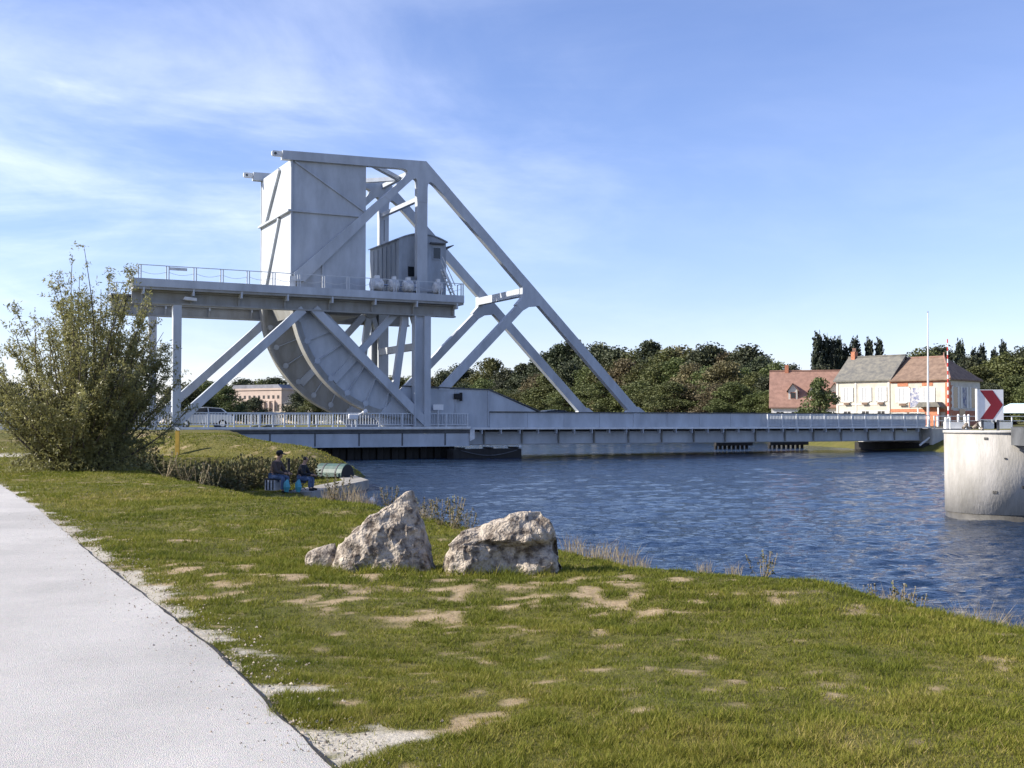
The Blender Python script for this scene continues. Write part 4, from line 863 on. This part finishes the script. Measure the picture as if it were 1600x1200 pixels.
for i, (px, Y, s) in enumerate(((668,19.5,.7),(688,19,.75),(704,18.6,.85),(722,18.3,.65),(735,18.0,.5),(1190,12.9,.55),(1375,11.8,.6),(1420,11.5,.6),(1395,11.7,.7),(530,24.6,1),(610,22.5,.8),(310,33,1.2),(330,32.2,1),(290,34,1.2),(260,35.5,1.3))):
    Y *= .96; x = at_px(px, Y)
    if wd is None:
        o = wd = empty('flowering_weed'); r0 = random.Random(9); sm_ = MB(); heads = []; P = []
        for k in range(9):
            a = r0.random()*6.28; q = Vector((math.cos(a)*.12, math.sin(a)*.12, 0)); t = q*2.2+Vector((r0.gauss(0, .05), r0.gauss(0, .05), r0.uniform(.3, .6))); sm_.tube([q*.2, (q+t)*.5, t], .005, 4, False)
            heads.append(t)
            for j in range(26): P.append(tuple(q.lerp(t, r0.random())+Vector((r0.gauss(0, .03), r0.gauss(0, .03), 0))))
        sm_.build('stems', 'dry_grass', wd); fl_ = None
        for t in heads:
            q_ = MB().tube([(0, 0, 0), (0, 0, .018)], [.006, .014], 6).build('flower', 'flower', wd) if fl_ is None else link(fl_.copy(), wd)
            fl_ = fl_ or q_; q_.location = t
        link(bpy.data.objects.new('leaves', leaves_mesh('leaves', np.array(P), .06, .4, 'weed_leaf', 3)), wd)
    else: o = copy_tree(wd)
    o.location = (x, Y, hz(x, Y)-.02); o.rotation_euler = (0, 0, i*2.1); o.scale = (s, s, s)
    tag(o, 'straggly flowering weed on the bank between the two big boulders' if 640 < px < 760 else 'straggly flowering weed at the water side below the pier' if px > 1000 else 'straggly flowering weed near the anglers and the willow', 'weed', 'weeds along the bank')
# grass: real blades, one object
def grass():
    m = bpy.data.materials.new('grass_blade'); m.use_nodes = True; t = m.node_tree; b = t.nodes['Principled BSDF']; n = t.nodes.new; l = t.links.new
    a = n('ShaderNodeAttribute'); a.attribute_name = 'tint'; cr = n('ShaderNodeValToRGB'); e = cr.color_ramp.elements
    e[0].color = (.066, .088, .010, 1); e[0].position = 0; e[1].color = (.40, .32, .14, 1); e[1].position = 1
    for p, c in ((.4, (.155, .172, .020, 1)), (.7, (.245, .228, .040, 1)), (.88, (.33, .27, .09, 1))): k = e.new(p); k.color = c
    l(a.outputs['Fac'], cr.inputs[0]); l(cr.outputs[0], b.inputs['Base Color']); b.inputs['Roughness'].default_value = .7; b.inputs['Specular IOR Level'].default_value = .2
    tr = n('ShaderNodeBsdfTranslucent'); l(cr.outputs[0], tr.inputs[0]); ms = n('ShaderNodeMixShader'); ms.inputs[0].default_value = .35
    l(b.outputs[0], ms.inputs[1]); l(tr.outputs[0], ms.inputs[2]); l(ms.outputs[0], t.nodes['Material Output'].inputs[0]); M['grass'] = m
    g = np.random.default_rng(4); n0 = 1500000
    d = 4.0*np.exp(g.random(n0)*math.log(62/4.0)); ang = g.uniform(-.50, .50, n0); x = d*np.tan(ang); y = d
    keep = (sdpoly(x, y, MAIN) < .55) | (y > 30); x, y = x[keep], y[keep]
    z = height(x, y); br = bare_mask(x, y); gv = gravel_mask(x, y)
    den = fbm(x*1.1, y*1.1, 3, 77)
    keep = (z > .12) & (g.random(len(x)) > br*.93) & ((gv < .3+.3*g.random(len(x))) | (g.random(len(x)) < .07)) & (g.random(len(x)) < .25+1.3*den) & (path_dist(x, y) > .05-.10*(g.random(len(x)) < .3))
    x, y, z, br, den = x[keep], y[keep], z[keep], br[keep], den[keep]
    if len(x) > 760000: k = g.permutation(len(x))[:760000]; x, y, z, br, den = (q[k] for q in (x, y, z, br, den))
    n1 = len(x); dd = np.hypot(x, y); lush = fbm(x*.6, y*.6, 3, 55)
    hgt = (.010+.034*lush**1.3)*(.5+g.random(n1))*(1-.5*br)*np.clip(.8+dd*.02, 1, 2.0)*(.55+1.0*sm(.36, .68, fbm(x*6.5, y*6.5, 3, 88)))*(1+1.3*np.maximum(np.exp(-(((x+1.48)/.85)**2+((y-12.6)/.6)**2)), np.exp(-(((x+.13)/.85)**2+((y-12.35)/.6)**2)))); wid = np.maximum(.0032, dd*.00042)*(.7+.6*g.random(n1))
    a = g.random(n1)*6.283; cx, cy = np.cos(a)*wid, np.sin(a)*wid; lx, ly = g.normal(size=n1)*hgt*.65, g.normal(size=n1)*hgt*.65
    co = np.stack([np.stack([x-cx, y-cy, z-.006], 1), np.stack([x+cx, y+cy, z-.006], 1), np.stack([x+lx, y+ly, z+hgt], 1)], 1).reshape(-1, 3)
    me = np_mesh('grass', co, np.arange(n1*3).reshape(-1, 3), 'grass', 3)
    tint = np.clip(.04+.62*fbm(x*.35, y*.35, 3, 66)+.55*(fbm(x*2.4, y*2.4, 3, 67)-.45)+.46*(g.random(n1)-.35)+.4*br+(g.random(n1) > .965)*.4, 0, 1); fattr(me, 'tint', np.repeat(tint, 3))
    tag(link(bpy.data.objects.new('grass', me)), 'short mown grass covering the bank', 'grass', kind='stuff')
grass()

# ------------------------------------------------------------------ houses across the canal
def house_frame(name, px, Y, rz, label, zg=2.3):
    e = empty(name, ((px-800)/1800*Y, Y, zg), rz); tag(e, label, 'house'); return e
HR = R(-46)       # facades turned a little towards the sun
def window(par, x, z, w_, h_, shutters=True, y=0., glass='glass_dark', sill=True, closed=False):
    f = MB().box(x-w_/2, x+w_/2, y-.03, y+.05, z, z+h_).build('window', 'blind_grey' if closed else glass, par)
    for a, b, c, d in ((x-w_/2-.06, x-w_/2, z-.06, z+h_+.06), (x+w_/2, x+w_/2+.06, z-.06, z+h_+.06), (x-w_/2, x+w_/2, z-.06, z), (x-w_/2, x+w_/2, z+h_, z+h_+.06), (x-.025, x+.025, z, z+h_)): MB().box(a, b, y-.07, y+.03, c, d).build('window_frame', 'shutter_white', f)
    if sill: MB().box(x-w_/2-.1, x+w_/2+.1, y-.16, y+.02, z-.16, z-.062).build('sill', 'render_white', f)
    if shutters:
        for s in (-1, 1): MB().box(x+s*(w_/2+.07)-(w_*.5 if s < 0 else 0), x+s*(w_/2+.07)+(w_*.5 if s > 0 else 0), y-.10, y-.03, z-.03, z+h_+.03).build('shutter', 'shutter_white', f)
    return f
def gable_roof(par, x0, x1, d, ze, zr, m, th=.18, ov=.3):
    for s in (0, 1):
        y0, y1 = (-ov, d/2) if s == 0 else (d+ov, d/2); ze2 = ze-ov*(zr-ze)/(d/2)
        V = [(x0-ov, y0, ze2), (x1+ov, y0, ze2), (x1+ov, y1, zr), (x0-ov, y1, zr)]; V += [(x, y, z+th) for x, y, z in V]
        MB().add(V, [(0, 3, 2, 1), (4, 5, 6, 7), (0, 1, 5, 4), (1, 2, 6, 5), (2, 3, 7, 6), (3, 0, 4, 7)]).build('roof_slope', m, par)
    MB().prism([(x0-ov, zr+th-.06), (x0-ov, zr+th+.1), (x1+ov, zr+th+.1), (x1+ov, zr+th-.06)], d/2-.15, d/2+.15).build('ridge', m, par)
def gables(par, x0, x1, d, ze, zr, m):
    w_ = MB(); w_.box(x0, x1, 0, d, -.5, ze); w_.add([(x0, 0, ze), (x0, d, ze), (x0, d/2, zr), (x1, 0, ze), (x1, d, ze), (x1, d/2, zr)], [(0, 1, 2), (3, 5, 4), (0, 2, 5, 3), (1, 4, 5, 2)]); return w_.build('wall', m, par)
# slate roofed house
h2 = house_frame('slate_roof_house', 1307, 152, HR, 'cream rendered house with grey slate gable roof and white shutters')
gables(h2, 0, 7.6, 7.5, 6.0, 9.1, 'render_cream'); gable_roof(h2, 0, 7.6, 7.5, 6.0, 9.0, 'slate')
for x in (1.6, 4.2, 6.4): window(h2, x, 3.2, .8 if x < 5 else .7, 1.75, closed=True); window(h2, x, .5, 1.0, 1.4)
for x, w_ in ((0, .3), (2.7, .25), (7.3, .28)): MB().box(x, x+w_, -.06, -.002, 0, 6).build('pilaster', 'render_white', h2)
MB().box(0, 7.6, -.05, -.003, 2.7, 2.9).build('string_course', 'render_white', h2); MB().box(-.1, 7.64, -.12, -.003, 5.75, 5.98).build('cornice', 'render_white', h2)
for x in (1.6, 4.2, 6.4): MB().box(x-.4, x+.4, -.3, -.17, 2.75, 3.0).build('flower_box', 'tile_brown', h2)
ch = MB().box(.3, .85, 3.3, 4.1, 7.6, 9.9).build('chimney', 'brick_orange', h2)
for y in (3.5, 4.0): MB().tube([(.57, y, 9.9), (.57, y, 10.4)], .12, 8).build('chimney_pot', 'tile_red', ch)
# cafe with hipped roof
Y3 = 152+7.65*math.sin(HR); X3 = (1307-800)/1800*152+7.65*math.cos(HR)
h3 = empty('cafe_house', (X3, Y3, 2.3), HR); tag(h3, 'cafe with brown hipped roof, orange brick trim and painted sign panels', 'house')
L3, D3 = 7.7, 8.6
MB().box(0.03, L3, 0, D3, -.5, 5.7).build('wall', 'render_cream', h3)
e0 = .35; RZ = 8.6; ev_ = [(-.0, -e0, 5.62), (L3+e0, -e0, 5.62), (L3+e0, D3+e0, 5.62), (-.0, D3+e0, 5.62), (.0, D3/2, RZ), (L3-2.6, D3/2, RZ)]
MB().add(ev_+[(x, y, z+.18) for x, y, z in ev_], [(6, 7, 11, 10), (7, 8, 11), (8, 9, 10, 11), (0, 1, 7, 6), (1, 2, 8, 7), (2, 3, 9, 8), (3, 2, 1, 0)]).build('roof', 'tile_brown', h3)
MB().tube([(L3-2.6, D3/2, RZ+.2), (L3+e0, -e0, 5.83)], .12, 6).build('hip_tiles', 'tile_red', h3); MB().tube([(0, D3/2, RZ+.2), (L3-2.6, D3/2, RZ+.2)], .12, 6).build('ridge_tiles', 'tile_red', h3)
MB().tube([(L3-2.6, D3/2, RZ+.1), (L3-2.6, D3/2, RZ+.75)], [.16, .06], 8).build('finial', 'tile_red', h3)
for x in (1.7, 4.95): window(h3, x, 3.0, .9, 1.75, closed=True); MB().box(x-.7, x+.7, -.05, -.003, 5.0, 5.4).build('lintel', 'brick_orange', h3)
MB().box(0.03, L3, -.07, -.003, 5.42, 5.62).build('eaves_band', 'brick_orange', h3); MB().box(0.03, L3, -.06, -.003, 1.75, 2.15).build('brick_band', 'brick_orange', h3)
MB().box(L3-.45, L3+.06, -.062, .4, 0, 5.41).build('corner_quoin', 'brick_orange', h3); MB().box(L3-.15, L3+.055, .41, D3, 0, 5.6).build('side_wall_paint', 'render_white', h3)
for i in range(7): MB().box(L3+.056, L3+.075, .4, .75 if i % 2 else .95, .1+i*.75, .5+i*.75).build('quoin_brick', 'brick_orange', h3)
pn = fillet([(2.65, 2.35), (4.05, 2.35), (4.05, 4.75), (2.65, 4.75)], {2: .5, 3: .5}); MB().prism(pn, -.06, -.004).build('sign_panel', 'poster', h3)
MB().prism([(2.57, 2.3), (2.57, 4.9), (2.65, 4.9), (2.65, 2.3)], -.08, -.004).build('sign_frame', 'brick_orange', h3); MB().prism([(4.05, 2.3), (4.05, 4.9), (4.13, 4.9), (4.13, 2.3)], -.08, -.004).build('sign_frame', 'brick_orange', h3)
window(h3, 1.3, .5, .9, 1.1); window(h3, 3.3, .4, 1.3, 1.2, shutters=False); MB().box(2.2, 2.5, -.05, .0, 0, 1.7).build('door', 'tile_brown', h3)
MB().box(1.3, 2.2, -.3, -.17, 2.55, 2.8).build('flower_box', 'tile_brown', h3)
aw_ = [(4.1, 2.35), (4.6, 2.95), (6.9, 2.95), (7.3, 2.35)]; MB().prism(aw_, -1.6, -.08).build('porch_roof', 'slate', h3); MB().box(5.0, 6.6, -.9, -.05, 0, 2.3).build('porch_wall', 'brick_orange', h3)
for x in (4.4, 7.0): MB().box(x-.08, x+.08, -1.5, -1.35, 0, 2.35).build('porch_post', 'shutter_white', h3)
se = empty('_s')
for i, (y, gl) in enumerate(((1.6, 'glass_dark'), (4.1, 'poster'), (6.6, 'glass_dark'))):
    MB().box(L3+.056, L3+.09, y-.55, y+.55, 2.3, 4.8).build('side_sign_panel', gl, h3)
    for s in (-1, 1): MB().box(L3+.056, L3+.11, y+s*.8-.18, y+s*.8+.18, 2.2, 4.9).build('shutter', 'shutter_white', h3)
MB().box(L3+.056, L3+.08, .5, D3, 0, 1.9).build('side_base', 'brick_orange', h3); MB().box(L3+.081, L3+.1, 2.6, 4.2, 0, 2.1).build('side_door', 'glass_dark', h3); bpy.data.objects.remove(se)
# red roofed house with dormers
h1 = house_frame('dormer_house', 1205, 158, R(-14), 'white house with long red tiled roof and small dormer windows')
gables(h1, 0, 11.5, 9., 2.7, 7.6, 'render_white'); gable_roof(h1, 0, 11.5, 9., 2.7, 7.5, 'tile_red')
for x in (2.9, 5.7, 8.4):
    dm = MB().prism([(x-.6, 3.2), (x-.6, 4.9), (x, 5.7), (x+.6, 4.9), (x+.6, 3.2)], .7, 3.4).build('dormer', 'render_white', h1)
    for s in (-1, 1):
        V = [(x+s*.85, .45, 4.65), (x, .45, 5.8), (x, 3.9, 5.8), (x+s*.85, 3.3, 4.65)]; MB().add(V+[(a, b, c+.12) for a, b, c in V], [(0, 1, 2, 3), (4, 5, 6, 7), (0, 1, 5, 4), (1, 2, 6, 5), (2, 3, 7, 6), (3, 0, 4, 7)]).build('dormer_roof', 'tile_red', dm)
    MB().box(x-.35, x+.35, .66, .71, 3.7, 4.6).build('dormer_window', 'brick_orange', dm); MB().box(x-.28, x+.28, .64, .67, 3.77, 4.53).build('pane', 'glass_dark', dm)
for x in (1.2, 3.2, 5.4, 7.6): window(h1, x, .6, .9, 1.3)
c1 = MB().box(1.8, 2.3, 4.2, 4.9, 7.2, 8.5).build('chimney', 'brick_orange', h1)
# flag pole, barrier, tent, bollards
fp = empty('flagpole', ((1450-800)/1800*126, 126, 2.2)); tag(fp, 'tall thin white flagpole standing in front of the cafe', 'flagpole'); MB().tube([(0, 0, 0), (0, 0, 1.5), (.1, 0, 12.6)], [.16, .13, .05], 10).build('mast', 'white_paint', fp); MB().tube([(.1, 0, 12.6), (.1, 0, 12.75)], .09, 8).build('finial', 'chrome', fp)
bar = empty('raised_barrier', ((1480-800)/1800*128, 128, 2.2)); tag(bar, 'raised red and white striped road barrier in front of the cafe', 'barrier'); MB().box(-.25, .25, -.25, .25, 0, 1.1).build('cabinet', 'white_paint', bar)
for i in range(20): MB().tube([(0, -.3, 1.0+i*.44), (0, -.3, 1.438+i*.44)], .1-.002*i, 8).build('stripe', 'barrier_red' if i % 2 else 'white_paint', bar)
tn = empty('canvas_shelter', ((1592-800)/1800*118, 118, 2.2), R(-15)); tag(tn, 'pale turquoise canvas roof behind the chevron board', 'shelter')
MB().add([(-2.6, -1.5, 1.5), (2.6, -1.5, 1.5), (2.6, 1.5, 1.5), (-2.6, 1.5, 1.5), (-.8, 0, 2.5), (.8, 0, 2.5)], [(0, 1, 5, 4), (1, 2, 5), (2, 3, 4, 5), (3, 0, 4)]).build('canopy', 'canvas_teal', tn)
for x in (-2.4, 2.4):
    for y in (-1.4, 1.4): MB().box(x-.04, x+.04, y-.04, y+.04, 0, 1.5).build('leg', 'white_paint', tn)
for i, px in enumerate((1497, 1513, 1465, 1507)):
    b = empty('white_bollard', ((px-800)/1800*(122+i), 122+i, 2.2)); tag(b, 'white post by the road outside the cafe', 'bollard', 'white posts outside the cafe'); MB().tube([(0, 0, 0), (0, 0, 1.3)], .13, 8).build('shaft', 'white_paint', b); MB().tube([(0, 0, 1.3), (0, 0, 1.42)], [.15, .06], 8).build('cap', 'barrier_red' if i == 2 else 'white_paint', b)
for i, (px, py) in enumerate(((1490, 655), (1545, 657), (1565, 656))):
    c_ = MB().box(-.9, .9, -.3, .3, 0, .7).build('kerb_block', 'white_paint'); c_.location = ((px-800)/1800*114, 114, 2.1); tag(c_, 'low white block beside the road near the chevron board', 'block', 'white blocks by the road')
# mansion far away and its outbuilding
mn = empty('distant_mansion', ((356-800)/1800*560, 560, 2.6), R(-30)); tag(mn, 'large pale stone mansion far off, seen beneath the platform', 'mansion')
MB().box(0, 34, 0, 14, 0, 15.5).build('wall', 'stone_far', mn); MB().box(-.4, 34.4, -.4, 14.4, 15.5, 16.4).build('cornice', 'stone_far', mn); MB().prism([(1, 16.4), (3, 18.2), (31, 18.2), (33, 16.4)], 1, 13).build('roof', 'slate_far', mn)
MB().box(14, 30, -.3, -.02, 10.2, 10.8).build('entablature', 'stone_far', mn)
for i in range(11):
    x = 2+i*3
    for z, h_ in ((1.2, 2.2), (5.2, 3.4), (11.4, 1.6)): w0 = MB().box(x-.65, x+.65, -.06, .1, z, z+h_).build('window', 'glass_dark', mn)
for i in range(6): MB().box(14+i*3.2-.4, 14+i*3.2+.4, -1.0, -.02, .5, 10.2).build('column', 'stone_far', mn)
for y in (2, 7, 12):
    for z in (1.5, 5.4, 11.4): MB().box(-.06, .1, y-.7, y+.7, z, z+2.4).build('window', 'glass_dark', mn)
ob = empty('distant_outbuilding', ((402-800)/1800*430, 430, 2.6), R(-20)); tag(ob, 'long low cream outbuilding in front of the distant mansion', 'building')
MB().box(0, 16, 0, 6, 0, 4.2).build('wall', 'wall_far', ob); MB().box(12, 17.5, -.5, 6.5, 0, 7.2).build('wing', 'wall_far', ob); MB().prism([(11.6, 7.2), (14.7, 9.4), (17.9, 7.2)], -.9, 6.9).build('wing_roof', 'slate_far', ob)
for i in range(9): MB().box(.7+i*1.25, 1.4+i*1.25, -.05, .1, 1.9, 2.9).build('window', 'glass_dark', ob)
